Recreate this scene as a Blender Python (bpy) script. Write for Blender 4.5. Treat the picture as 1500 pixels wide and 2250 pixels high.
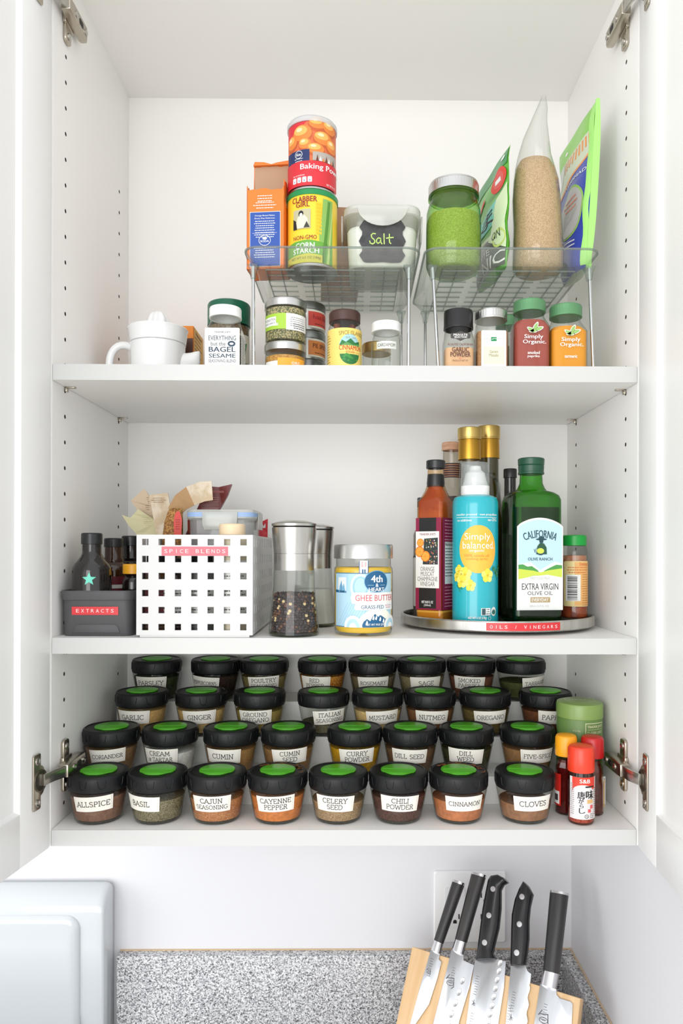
import bpy, bmesh, math, random
from mathutils import Vector, Matrix
random.seed(7)
for o in list(bpy.data.objects): bpy.data.objects.remove(o)
SC = bpy.context.scene; COL = SC.collection
PI = math.pi
E = 1.68                       # eye height above the floor
# ---------------------------------------------------------------- camera
F, CX, CD = 1620.0, .0118, .882
SX, SY = 46.2, 87.1
def _basis(p=.0011, y=.0096, r=.0024):
    cp, sp, cy, sy = math.cos(p), math.sin(p), math.cos(y), math.sin(y)
    fw = Vector((sy*cp, cy*cp, sp)); rt = Vector((cy, -sy, 0)); up = rt.cross(fw)
    return rt*math.cos(r)+up*math.sin(r), -rt*math.sin(r)+up*math.cos(r), fw
RT, UP, FW = _basis()
cam = bpy.data.cameras.new('camera'); cam_o = bpy.data.objects.new('camera', cam); COL.objects.link(cam_o)
cam.sensor_fit = 'VERTICAL'; cam.sensor_height = 36; cam.lens = F/2250*36
cam.shift_x = -SX/2250; cam.shift_y = SY/2250; cam.clip_start = .01; cam.clip_end = 50
mw = Matrix((RT, UP, -FW)).transposed().to_4x4(); mw.translation = Vector((CX, -CD, E)); cam_o.matrix_world = mw
SC.camera = cam_o
# ---------------------------------------------------------------- world, lights, exposure
w = bpy.data.worlds.new('world'); SC.world = w; w.use_nodes = True
w.node_tree.nodes['Background'].inputs[0].default_value = (.965, .98, 1.0, 1)
w.node_tree.nodes['Background'].inputs[1].default_value = 1.13
def area(name, loc, target, sx, sy, power, col=(1, 1, 1)):
    l = bpy.data.lights.new(name, 'AREA'); l.shape = 'RECTANGLE'; l.size = sx; l.size_y = sy; l.energy = power; l.color = col
    o = bpy.data.objects.new(name, l); COL.objects.link(o); o.location = loc
    o.rotation_euler = (Vector(target)-Vector(loc)).to_track_quat('-Z', 'Y').to_euler(); return o
area('window_daylight', (-.78, -2.85, E+.12), (.0, .2, E), 2.1, 1.8, 38, (1, .99, .98))
area('side_window_daylight', (-2.3, -1.25, E-.05), (.3, .1, E-.1), 1.2, 1.5, 17, (.97, .985, 1))
vs = SC.view_settings; vs.view_transform = 'Standard'; vs.look = 'None'; vs.gamma = 1; vs.use_curve_mapping = False; vs.exposure = .17
# ---------------------------------------------------------------- placing: pixel -> world on a plane
def ray(px, py): return FW + RT*((px-750-SX)/F) - UP*((py-1125-SY)/F)
def at(px, py, Y):
    d = ray(px, py); return Vector((CX, -CD, E)) + d*((Y+CD)/d.y)
def Xat(px, Y, py=1200): return at(px, py, Y).x
def Zat(py, Y, px=800): return at(px, py, Y).z
def wid(n, Y): return n*(Y+CD)/F
# ---------------------------------------------------------------- materials
def lin(c):
    o = []
    for v in c[:3]:
        v = v/255; o.append(v/12.92 if v <= .04045 else ((v+.055)/1.055)**2.4)
    return (*o, 1)
_M = {}
def M(name, c=(200, 200, 200), rough=.5, metal=0, c2=None, scale=200, bump=0, kind='noise', spec=None, stretch=None, lo=.42, hi=.58, coat=0, trans=0, sss=0):
    if name in _M: return _M[name]
    m = bpy.data.materials.new(name); _M[name] = m; m.use_nodes = True; nt = m.node_tree; N = nt.nodes; L = nt.links
    b = N['Principled BSDF']; b.inputs['Base Color'].default_value = lin(c); b.inputs['Roughness'].default_value = rough; b.inputs['Metallic'].default_value = metal
    if spec is not None: b.inputs['Specular IOR Level'].default_value = spec
    if coat: b.inputs['Coat Weight'].default_value = coat; b.inputs['Coat Roughness'].default_value = .06
    m.diffuse_color = lin(c)
    if c2 or bump:
        tc = N.new('ShaderNodeTexCoord'); mp = N.new('ShaderNodeMapping'); L.new(tc.outputs['Object'], mp.inputs[0])
        if stretch: mp.inputs['Scale'].default_value = stretch
        if kind == 'voronoi': t = N.new('ShaderNodeTexVoronoi'); t.inputs['Scale'].default_value = scale; fac = t.outputs['Color']; hgt = t.outputs['Distance']
        else: t = N.new('ShaderNodeTexNoise'); t.inputs['Scale'].default_value = scale; t.inputs['Detail'].default_value = 3; fac = hgt = t.outputs[0]
        L.new(mp.outputs[0], t.inputs[0])
        if c2:
            r = N.new('ShaderNodeValToRGB'); L.new(fac, r.inputs[0]); cr = r.color_ramp
            cr.elements[0].position = lo; cr.elements[0].color = lin(c); cr.elements[1].position = hi; cr.elements[1].color = lin(c2)
            L.new(r.outputs[0], b.inputs['Base Color'])
        if bump:
            bp = N.new('ShaderNodeBump'); bp.inputs['Strength'].default_value = bump; bp.inputs['Distance'].default_value = .001
            L.new(hgt, bp.inputs['Height']); L.new(bp.outputs[0], b.inputs['Normal'])
    return m
def glass(name, tint=(245, 248, 246), edge=None, haze=0, rough=.02, refl=1.0):
    """thin walled glass or clear plastic: tinted transparency under a fresnel reflection"""
    if name in _M: return _M[name]
    m = bpy.data.materials.new(name); _M[name] = m; m.use_nodes = True; nt = m.node_tree; N = nt.nodes; L = nt.links
    N.remove(N['Principled BSDF']); out = N['Material Output']; m.diffuse_color = lin(tint)
    lw = N.new('ShaderNodeLayerWeight'); lw.inputs[0].default_value = .5
    def pw(e, k, c=0):
        p = N.new('ShaderNodeMath'); p.operation = 'POWER'; L.new(lw.outputs['Facing'], p.inputs[0]); p.inputs[1].default_value = e
        q = N.new('ShaderNodeMath'); q.operation = 'MULTIPLY_ADD'; L.new(p.outputs[0], q.inputs[0]); q.inputs[1].default_value = k; q.inputs[2].default_value = c; return q
    mc = N.new('ShaderNodeMix'); mc.data_type = 'RGBA'; mc.inputs[6].default_value = lin(tint); mc.inputs[7].default_value = lin(edge or [v*.72 for v in tint])
    L.new(pw(3, 1).outputs[0], mc.inputs[0])
    tr = N.new('ShaderNodeBsdfTransparent'); L.new(mc.outputs[2], tr.inputs[0])
    gl = N.new('ShaderNodeBsdfGlossy'); gl.inputs['Roughness'].default_value = rough
    mu = pw(4.5, .8*refl, .045*refl)
    mx = N.new('ShaderNodeMixShader'); L.new(mu.outputs[0], mx.inputs[0])
    src = tr.outputs[0]
    if haze:
        df = N.new('ShaderNodeBsdfDiffuse'); df.inputs[0].default_value = lin([min(255, v*1.0) for v in tint])
        m2 = N.new('ShaderNodeMixShader'); m2.inputs[0].default_value = haze; L.new(tr.outputs[0], m2.inputs[1]); L.new(df.outputs[0], m2.inputs[2]); src = m2.outputs[0]
    L.new(src, mx.inputs[1]); L.new(gl.outputs[0], mx.inputs[2]); L.new(mx.outputs[0], out.inputs[0])
    return m
def C(r, g, b, rough=.55): return M('tone_%d_%d_%d' % (r, g, b), (r, g, b), rough)
WHITE = M('white_melamine', (246, 245, 242), .42)
EDGE = M('white_edge_banding', (203, 203, 201), .38)
DOORW = M('white_door_lacquer', (241, 241, 239), .35)
PAINT = M('white_wall_paint', (221, 221, 224), .6, bump=.02, scale=300)
NICKEL = M('nickel_steel', (188, 180, 166), .28, 1)
STEEL = M('brushed_steel', (205, 203, 198), .26, 1, c2=(180, 177, 171), scale=90, stretch=(1, 1, .02), lo=.3, hi=.7)
LIDM = M('silver_lid', (205, 205, 203), .3, 1)
CHROME = M('chrome_wire', (205, 207, 208), .15, 1)
BLACKP = M('black_plastic', (17, 18, 20), .42, spec=.35)
PAPER = M('label_paper', (240, 236, 226), .7)
INK = M('ink', (38, 36, 36), .6)
WH = M('print_white', (245, 245, 242), .5)
GLASS = glass('clear_glass', (247, 249, 247), (205, 211, 204))
CLEARP = glass('clear_plastic', (238, 243, 240), (172, 184, 178), haze=.05, rough=.05)
# ---------------------------------------------------------------- geometry
class G:
    def __init__(s): s.v = []; s.f = []; s.m = []
    def add(s, vs, fs, m=0, T=None):
        b = len(s.v)
        s.v += [tuple(T @ Vector(p)) if T else tuple(p) for p in vs]
        s.f += [tuple(i+b for i in f) for f in fs]; s.m += [m]*len(fs); return s
    def lathe(s, prof, n=40, m=0, T=None, c=(0, 0), ms=None):
        vs = []; fs = []; idx = []
        for r, z in prof:
            if r < 1e-6: idx.append([len(vs)]); vs.append((c[0], c[1], z))
            else:
                k = len(vs); idx.append([k+i for i in range(n)])
                vs += [(c[0]+r*math.cos(2*PI*i/n), c[1]+r*math.sin(2*PI*i/n), z) for i in range(n)]
        b0 = len(s.v); s.add(vs, [], m, T)
        for q in range(len(prof)-1):
            A, B = idx[q], idx[q+1]; mm = ms[q] if ms else m
            for i in range(n):
                j = (i+1) % n
                if len(A) == 1 and len(B) == 1: continue
                if len(A) == 1: f = (A[0], B[j], B[i])
                elif len(B) == 1: f = (A[i], A[j], B[0])
                else: f = (A[i], A[j], B[j], B[i])
                s.f.append(tuple(b0+t for t in f)); s.m.append(mm)
        return s
    def box(s, x0, x1, y0, y1, z0, z1, m=0, T=None):
        vs = [(x, y, z) for z in (z0, z1) for x, y in ((x0, y0), (x1, y0), (x1, y1), (x0, y1))]
        return s.add(vs, [(3, 2, 1, 0), (4, 5, 6, 7), (0, 1, 5, 4), (1, 2, 6, 5), (2, 3, 7, 6), (3, 0, 4, 7)], m, T)
    def loft(s, rings, m=0, T=None, cap0=True, cap1=True, ms=None):
        n = len(rings[0]); vs = [p for r in rings for p in r]
        b0 = len(s.v); s.add(vs, [], m, T)
        for q in range(len(rings)-1):
            for i in range(n):
                j = (i+1) % n
                s.f.append((b0+q*n+i, b0+q*n+j, b0+(q+1)*n+j, b0+(q+1)*n+i)); s.m.append(ms[q] if ms else m)
        if cap0: s.f.append(tuple(b0+i for i in reversed(range(n)))); s.m.append(ms[0] if ms else m)
        if cap1: s.f.append(tuple(b0+(len(rings)-1)*n+i for i in range(n))); s.m.append(ms[-1] if ms else m)
        return s
    def rr(s, levels, m=0, T=None, k=5, cap0=True, cap1=True, c=(0, 0), ms=None):
        """levels: (z, width, depth, corner radius)"""
        return s.loft([rrect(w_, d_, r_, z, k, c) for z, w_, d_, r_ in levels], m, T, cap0, cap1, ms)
    def tube(s, pts, r, n=10, m=0, T=None, cap=True):
        P = [Vector(p) for p in pts]; rings = []; up = None
        for i, p in enumerate(P):
            d = (P[min(i+1, len(P)-1)]-P[max(i-1, 0)]).normalized()
            if up is None: up = d.orthogonal().normalized()
            else: up = (up - d*up.dot(d)).normalized()
            sd = d.cross(up); rr_ = r[i] if isinstance(r, (list, tuple)) else r
            rings.append([tuple(p+up*math.cos(2*PI*t/n)*rr_+sd*math.sin(2*PI*t/n)*rr_) for t in range(n)])
        return s.loft(rings, m, T, cap, cap)
    def prism(s, pts, a, b, axis='y', m=0, T=None):
        """2D outline pushed along an axis from a to b"""
        def p3(p, t): return {'y': (p[0], t, p[1]), 'z': (p[0], p[1], t), 'x': (t, p[0], p[1])}[axis]
        return s.loft([[p3(p, a) for p in pts], [p3(p, b) for p in pts]], m, T)
    def build(s, name, mats, parent=None, bev=0, smooth=35, loc=None, rz=0):
        me = bpy.data.meshes.new(name); me.from_pydata(s.v, [], s.f)
        me.polygons.foreach_set('material_index', s.m)
        for m_ in (mats if isinstance(mats, (list, tuple)) else [mats]): me.materials.append(m_)
        bm = bmesh.new(); bm.from_mesh(me)
        bmesh.ops.recalc_face_normals(bm, faces=bm.faces)
        if bev: 
            es = [e for e in bm.edges if len(e.link_faces) == 2 and e.calc_face_angle(0) > .6]
            bmesh.ops.bevel(bm, geom=es, offset=bev, segments=2, affect='EDGES', profile=.5)
        bm.to_mesh(me); bm.free()
        if smooth:
            me.shade_smooth(); me.set_sharp_from_angle(angle=math.radians(smooth))
        return link(name, me, parent, loc, rz)
def link(name, me, parent=None, loc=None, rz=0):
    o = bpy.data.objects.new(name, me); COL.objects.link(o)
    if parent: o.parent = parent
    if loc is not None: o.location = loc
    if rz: o.rotation_euler = (0, 0, rz)
    return o
def rrect(w_, d_, r_, z, k=5, c=(0, 0)):
    r_ = max(1e-5, min(r_, w_/2-1e-5, d_/2-1e-5)); out = []
    for sx, sy, a0 in ((1, -1, -90), (1, 1, 0), (-1, 1, 90), (-1, -1, 180)):
        for i in range(k+1):
            a = math.radians(a0+90*i/k)
            out.append((c[0]+sx*(w_/2-r_)+r_*math.cos(a), c[1]+sy*(d_/2-r_)+r_*math.sin(a), z))
    return out
def thing(name, label, cat, loc=(0, 0, 0), rz=0, group=None):
    o = bpy.data.objects.new(name, None); COL.objects.link(o); o.empty_display_size = .02
    o.location = loc; o.rotation_euler = (0, 0, rz); return tag(o, label, cat, group)
def tag(o, label, cat, group=None):
    o['label'] = label; o['category'] = cat
    if group: o['group'] = group
    return o
def node(name, parent, loc=(0, 0, 0), rz=0):
    o = bpy.data.objects.new(name, None); COL.objects.link(o); o.parent = parent; o.location = loc; o.rotation_euler = (0, 0, rz); o.empty_display_size = .01
    return o
# ---------------------------------------------------------------- print: flat art wrapped on a surface
_T = {}
def font_mesh(t, bold):
    k = (t, bold)
    if k in _T: return _T[k]
    cu = bpy.data.curves.new('t', 'FONT'); cu.body = t; cu.size = 1; cu.resolution_u = 2; cu.align_x = 'LEFT'
    o = bpy.data.objects.new('t', cu); me = o.to_mesh()
    vs = [(v.co.x, v.co.y) for v in me.vertices]; fs = [tuple(p.vertices) for p in me.polygons]
    o.to_mesh_clear(); bpy.data.objects.remove(o); bpy.data.curves.remove(cu)
    if not vs: vs = [(0, 0)]
    x0 = min(v[0] for v in vs); x1 = max(v[0] for v in vs); z0 = min(v[1] for v in vs); z1 = max(v[1] for v in vs)
    _T[k] = ([(x-x0, z-z0) for x, z in vs], fs, x1-x0, z1-z0); return _T[k]
def _arc(cx, cz, rx, rz, a0, a1, n=8): return [(cx+rx*math.cos(math.radians(a0+(a1-a0)*i/n)), cz+rz*math.sin(math.radians(a0+(a1-a0)*i/n))) for i in range(n+1)]
SER = {  # slab serif capitals: width, strokes, serif points
 'A': (.86, [[(.03, 0), (.43, 1), (.83, 0)], [(.17, .34), (.69, .34)]], [(.03, 0), (.83, 0)]),
 'B': (.72, [[(.1, 0), (.1, 1)], [(.1, 1), (.38, 1)]+_arc(.4, .76, .22, .24, 90, -90)+[(.1, .52)], [(.38, .52)]+_arc(.4, .26, .28, .26, 90, -90)+[(.1, 0)]], []),
 'C': (.82, [_arc(.47, .5, .42, .5, 45, 315, 14)], []),
 'D': (.84, [[(.1, 0), (.1, 1)], [(.1, 1), (.34, 1)]+_arc(.34, .5, .44, .5, 90, -90, 12)+[(.1, 0)]], []),
 'E': (.68, [[(.62, .82), (.62, 1), (.1, 1), (.1, 0), (.64, 0), (.64, .18)], [(.1, .52), (.48, .52)]], []),
 'F': (.66, [[(.62, .82), (.62, 1), (.12, 1), (.12, 0)], [(.12, .52), (.48, .52)]], [(.12, 0)]),
 'G': (.86, [_arc(.47, .5, .42, .5, 45, 330, 14)+[(.83, .42), (.55, .42)]], []),
 'H': (.88, [[(.14, 0), (.14, 1)], [(.74, 0), (.74, 1)], [(.14, .52), (.74, .52)]], [(.14, 0), (.14, 1), (.74, 0), (.74, 1)]),
 'I': (.3, [[(.15, 0), (.15, 1)]], [(.15, 0), (.15, 1)]),
 'J': (.56, [[(.4, 1), (.4, .25)]+_arc(.21, .24, .19, .24, 0, -150)], [(.4, 1)]),
 'K': (.82, [[(.14, 0), (.14, 1)], [(.7, 1), (.16, .45)], [(.33, .62), (.74, 0)]], [(.14, 0), (.14, 1), (.7, 1), (.74, 0)]),
 'L': (.64, [[(.14, 1), (.14, 0), (.6, 0), (.6, .2)]], [(.14, 1)]),
 'M': (1.0, [[(.12, 0), (.16, 1), (.5, .25), (.84, 1), (.88, 0)]], [(.12, 0), (.88, 0)]),
 'N': (.88, [[(.14, 0), (.14, 1), (.74, 0), (.74, 1)]], [(.14, 0), (.74, 1)]),
 'O': (.9, [_arc(.45, .5, .41, .5, 0, 360, 18)], []),
 'P': (.7, [[(.14, 0), (.14, 1)], [(.14, 1), (.38, 1)]+_arc(.4, .74, .24, .26, 90, -90)+[(.14, .48)]], [(.14, 0)]),
 'R': (.78, [[(.14, 0), (.14, 1)], [(.14, 1), (.38, 1)]+_arc(.4, .75, .24, .25, 90, -90)+[(.14, .5)], [(.4, .5), (.7, 0)]], [(.14, 0), (.7, 0)]),
 'S': (.66, [_arc(.33, .75, .26, .25, 30, 270, 9)+_arc(.33, .25, .28, .25, 90, -150, 9)[1:]], []),
 'T': (.76, [[(.04, .8), (.04, 1), (.72, 1), (.72, .8)], [(.38, 1), (.38, 0)]], [(.38, 0)]),
 'U': (.84, [[(.14, 1), (.14, .32)]+_arc(.42, .3, .28, .3, 180, 360)+[(.7, 1)]], [(.14, 1), (.7, 1)]),
 'V': (.84, [[(.06, 1), (.42, 0), (.78, 1)]], [(.06, 1), (.78, 1)]),
 'W': (1.15, [[(.06, 1), (.3, 0), (.57, .9), (.84, 0), (1.09, 1)]], [(.06, 1), (1.09, 1)]),
 'X': (.8, [[(.1, 0), (.7, 1)], [(.1, 1), (.7, 0)]], []),
 'Y': (.8, [[(.06, 1), (.4, .5), (.74, 1)], [(.4, .5), (.4, 0)]], [(.06, 1), (.74, 1), (.4, 0)]),
 '-': (.42, [[(.06, .42), (.36, .42)]], []), ' ': (.42, [], [])}
class Art:
    def __init__(s): s.v = []; s.f = []; s.m = []; s.l = []; s.mats = []
    def mi(s, m):
        if m not in s.mats: s.mats.append(m)
        return s.mats.index(m)
    def raw(s, vs, fs, m, l):
        b = len(s.v); s.v += [(x, z, l) for x, z in vs]; s.f += [tuple(i+b for i in f) for f in fs]; s.m += [s.mi(m)]*len(fs); return s
    def poly(s, pts, m, l=0): return s.raw(pts, [tuple(range(len(pts)))], m, l)
    def rect(s, x0, z0, x1, z1, m, l=0, r=0):
        if r: return s.poly([(p[0], p[1]) for p in rrect(abs(x1-x0), abs(z1-z0), r, 0, 4, ((x0+x1)/2, (z0+z1)/2))], m, l)
        return s.poly([(x0, z0), (x1, z0), (x1, z1), (x0, z1)], m, l)
    def ell(s, cx, cz, rx, rz, m, l=1, n=28): return s.poly([(cx+rx*math.cos(2*PI*i/n), cz+rz*math.sin(2*PI*i/n)) for i in range(n)], m, l)
    def line(s, pts, t, m, l=1):
        for a, b in zip(pts, pts[1:]):
            dx, dz = b[0]-a[0], b[1]-a[1]; d = math.hypot(dx, dz) or 1; ux, uz = dx/d*t/2, dz/d*t/2
            s.poly([(a[0]-ux-uz, a[1]-uz+ux), (a[0]-ux+uz, a[1]-uz-ux), (b[0]+ux+uz, b[1]+uz-ux), (b[0]+ux-uz, b[1]+uz+ux)], m, l)
        return s
    def ring(s, cx, cz, rx, rz, t, m, l=1, n=28):
        vs = []; 
        for k in (1, 0):
            vs += [(cx+(rx-t*(1-k))*math.cos(2*PI*i/n), cz+(rz-t*(1-k))*math.sin(2*PI*i/n)) for i in range(n)]
        return s.raw(vs, [(i, (i+1) % n, n+(i+1) % n, n+i) for i in range(n)], m, l)
    def text(s, t, cx, cz, h, m, l=1, w=None, bold=.0, align='c', rot=0, arch=0, shear=0):
        vs, fs, W, H = font_mesh(t, 0)
        k = h/ (H or 1); kx = (w/W) if w and W else k; W2 = W*kx
        ox = -W2/2 if align == 'c' else (0 if align == 'l' else -W2)
        out = []
        for x, z in vs:
            X = x*kx+ox+shear*z*k; Z = z*k-h/2
            if arch: a = X/arch; X, Z = (arch+Z)*math.sin(a), (arch+Z)*math.cos(a)-arch
            if rot: X, Z = X*math.cos(rot)-Z*math.sin(rot), X*math.sin(rot)+Z*math.cos(rot)
            out.append((cx+X, cz+Z))
        if bold > .004:                                       # heavier strokes: the same letters set twice, a hair apart
            bx = min(bold, .045)*k*.55; s.raw([(x-bx, z) for x, z in out], fs, m, l); return s.raw([(x+bx, z+bx*.3) for x, z in out], fs, m, l+.4)
        return s.raw(out, fs, m, l)
    def serif(s, t, cx, cz, h, m, l=1, w=None, th=.115, rot=0):
        W = sum(SER[c][0]+.1 for c in t)-.1; k = h; kx = (w/W) if w else h; x = 0; segs = []
        for c in t:
            cw, st, sf = SER[c]
            for pl in st: segs.append([(x+p[0], p[1]) for p in pl])
            for p in sf: segs.append([(x+p[0]-.12, p[1]), (x+p[0]+.12, p[1])])
            x += cw+.1
        co, si = math.cos(rot), math.sin(rot)
        for pl in segs:
            q = [((px-W/2)*kx, (pz-.5)*k) for px, pz in pl]
            s.line([(cx+a*co-b*si, cz+a*si+b*co) for a, b in q], th*h, m, l)
        return s
    def blurb(s, x0, x1, z1, n, dz, h, m, l=1, al='c', seed=0):
        """small print too fine to read: rows of short word strokes"""
        rnd = random.Random(seed+n)
        for i in range(n):
            z = z1-i*dz; W = (x1-x0)*rnd.uniform(.72, 1); xa = x0 if al == 'l' else (x0+x1)/2-W/2; x = xa
            while x < xa+W:
                ww = min(rnd.uniform(.7, 2.6)*h, xa+W-x)
                if ww > .3*h: s.rect(x, z-h*.36, x+ww, z+h*.36, m, l)
                x += ww+h*.5
        return s
    def build(s, name, mapf, parent=None, cut=0, cutz=0, base=.0004, step=.00014):
        me = bpy.data.meshes.new(name); me.from_pydata(s.v, [], s.f)
        me.polygons.foreach_set('material_index', s.m)
        for m_ in s.mats: me.materials.append(m_)
        if cut or cutz:
            bm = bmesh.new(); bm.from_mesh(me); bmesh.ops.triangulate(bm, faces=[f for f in bm.faces if len(f.verts) > 4])
            for ax, st in ((0, cut), (1, cutz)):
                if not st: continue
                a = min(v[ax] for v in s.v); b = max(v[ax] for v in s.v); x = a+st
                while x < b-1e-6:
                    bmesh.ops.bisect_plane(bm, geom=bm.verts[:]+bm.edges[:]+bm.faces[:], dist=1e-7, plane_co=(x, 0, 0) if ax == 0 else (0, x, 0), plane_no=(1, 0, 0) if ax == 0 else (0, 1, 0)); x += st
            bm.to_mesh(me); bm.free()
        for v in me.vertices: v.co = mapf(v.co.x, v.co.y, base+v.co.z*step)
        if cut: me.shade_smooth()
        return link(name, me, parent)
def cyl(r, a0=0, c=(0, 0)):
    rf = r if callable(r) else (lambda z: r)
    def f(u, v, o):
        R = rf(v); a = u/rf(0.02) + a0; return Vector((c[0]+(R+o)*math.sin(a), c[1]-(R+o)*math.cos(a), v))
    return f
def flat(y=0, T=None):
    def f(u, v, o):
        p = Vector((u, y-o, v)); return T @ p if T else p
    return f
# ================================================================ setting
def struct(g, name, m, **k):
    o = g.build(name, m, **k); o['kind'] = 'structure'; return o
WB, WR = .306, .3615           # back wall plane, right wall plane
struct(G().box(-2.2, WR+.1, WB, WB+.1, 0, 2.75), 'wall_back', PAINT)
struct(G().box(WR, WR+.1, -.5, WB, 0, 2.75), 'wall_right', PAINT)
struct(G().box(-2.6, 2.4, -3.6, WB+.1, -.05, 0), 'floor', M('pale_floor', (226, 222, 214), .45, c2=(218, 213, 204), scale=8))
# ================================================================ cabinet
d = .294; CW = .35; T = .019
zS = [E+.2239, E-.1026, E-.3317]; zTop = E+.7226; zBot = zS[2]-T
cab = thing('kitchen_cabinet', 'white wall cabinet with two open doors and three shelf levels of spices and oils', 'cabinet', (0, d/2, zBot))
def cp(g, name, m, parent=cab, **k):      # cabinet pieces are written in world coordinates
    o = g.build(name, m, parent, **k)
    if parent is cab: o.matrix_parent_inverse = Matrix.Translation((0, -d/2, -zBot))
    return o
HOLEM = M('hole_dark', (70, 58, 46), .8)
def side_panel(sx):
    g = G(); x = sx*CW; dep = .008; z0, z1 = zBot, zTop+.02
    cols = [.039, .247] if sx < 0 else [.039, .247]; hw = .016
    g.box(x+sx*dep, x+sx*.0105, 0, d+.01, z0, z1)
    def q(y0, y1, a, b, m=0): g.add([(x, y0, a), (x, y1, a), (x, y1, b), (x, y0, b)], [(0, 1, 2, 3)], m)
    ys = [0]
    for c_ in cols:
        q(ys[-1], c_-hw, z0, z1); ys.append(c_+hw)
        zt = E+.583+.001; k = -5
        zlist = [zt-.032*i for i in range(-4, 29)]
        zlist = [z for z in zlist if z0+.03 < z < z1-.02]
        if c_ > .1: zlist = [z-.002 for z in zlist if z < E+.56]
        q(c_-hw, c_+hw, max(zlist)+hw, z1); q(c_-hw, c_+hw, z0, min(zlist)-hw)
        n = 12; r = .0026
        for zc in zlist:
            outer = []; 
            for i in range(n):
                a = 2*PI*(i+.5)/n; cx_, cz_ = math.cos(a), math.sin(a); mx = max(abs(cx_), abs(cz_))
                outer.append((x, c_+hw*cx_/mx, zc+hw*cz_/mx))
            inner = [(x, c_+r*math.cos(2*PI*(i+.5)/n), zc+r*math.sin(2*PI*(i+.5)/n)) for i in range(n)]
            deep = [(x+sx*dep, p[1], p[2]) for p in inner]
            g.add(outer+inner+deep, [(i, (i+1) % n, n+(i+1) % n, n+i) for i in range(n)])
            g.add(inner+deep, [(i, (i+1) % n, n+(i+1) % n, n+i) for i in range(n)]+[tuple(range(n, 2*n))], 1)
    q(ys[-1], d+.01, z0, z1)
    g.add([(x, 0, z0), (x+sx*dep, 0, z0), (x+sx*dep, 0, z1), (x, 0, z1)], [(0, 1, 2, 3)])
    g.add([(x, 0, z0), (x+sx*dep, 0, z0), (x+sx*dep, d+.01, z0), (x, d+.01, z0)], [(0, 1, 2, 3)])
    cp(g, 'side_panel', [WHITE, HOLEM], smooth=0)
side_panel(-1); side_panel(1)
cp(G().box(-CW, CW, d, d+.010, zBot, zTop+.02), 'back_panel', WHITE, smooth=0)
cp(G().box(-CW, CW, 0, d, zTop, zTop+.02), 'top_panel', WHITE, smooth=0)
def shelf(z, name, x=CW-.0006):
    g = G().box(-x, x, .0008, d, z-T, z); o = cp(g, name, WHITE, smooth=0)
    e = G().box(-x, x, -.0002, .0008, z-T, z, 0).build('edge_band', EDGE, o, smooth=0)
    return o
for i, z in enumerate(zS):
    o = shelf(z, 'bottom_panel' if i == 2 else 'shelf')
    if i < 2:
        for sx in (-1, 1):
            for y in (.039, .247):
                g = G().box(sx*(CW-.013), sx*(CW-.001), y-.0035, y+.0035, z-T-.0015, z-T).box(sx*(CW-.0035), sx*(CW-.0008), y-.0035, y+.0035, z-T-.006, z-T)
                g.build('shelf_pin', NICKEL, o, bev=.0004)
# ---- doors
def door(sx, ang):
    """local frame: s runs from the hinge edge towards the viewer, t is outward thickness"""
    dn = node('door', cab, (sx*(CW+.0002), -.0035-d/2, 0))
    a = math.radians(ang); ds = Vector((sx*math.sin(a), -math.cos(a), 0)); dt = Vector((sx*math.cos(a), math.sin(a), 0))
    Tm = Matrix((ds, dt, Vector((0, 0, 1)))).transposed().to_4x4()
    W, H, th, st, z0 = .352, zTop+.02-zBot+.002, .0105, .060, -.0005
    z1 = z0+H
    def b(name, s0, s1, a0, a1, t0=0, t1=th, bev=.0012): G().box(s0, s1, t0, t1, a0, a1, 0, Tm).build(name, DOORW, dn, bev=bev)
    b('stile', 0, st, z0, z1); b('stile', W-st, W, z0, z1)
    b('rail', st, W-st, z0, z0+st); b('rail', st, W-st, z1-st, z1)
    b('panel', st, W-st, z0+st, z1-st, .0055, .0095, 0)
    for (p0, p1) in (((st, z0+st), (W-st, z0+st)), ((st, z1-st), (W-st, z1-st)), ((st, z0+st), (st, z1-st)), ((W-st, z0+st), (W-st, z1-st))):
        cs, cz = W/2, (z0+z1)/2                                 # small sloped moulding round the recess
        def off(p, k): return (p[0]+(k if p[0] < cs else -k), p[1]+(k if p[1] < cz else -k))
        q0, q1 = off(p0, .004), off(p1, .004)
        g = G().loft([[(p[0], .0012, p[1]), (q[0], .0056, q[1]), (p[0], .0056, p[1])] for p, q in ((p0, q0), (p1, q1))], 0, Tm)
        g.build('moulding', DOORW, dn)
    return dn, Tm
doors = [door(-1, 7.5), door(1, -3)]
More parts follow.
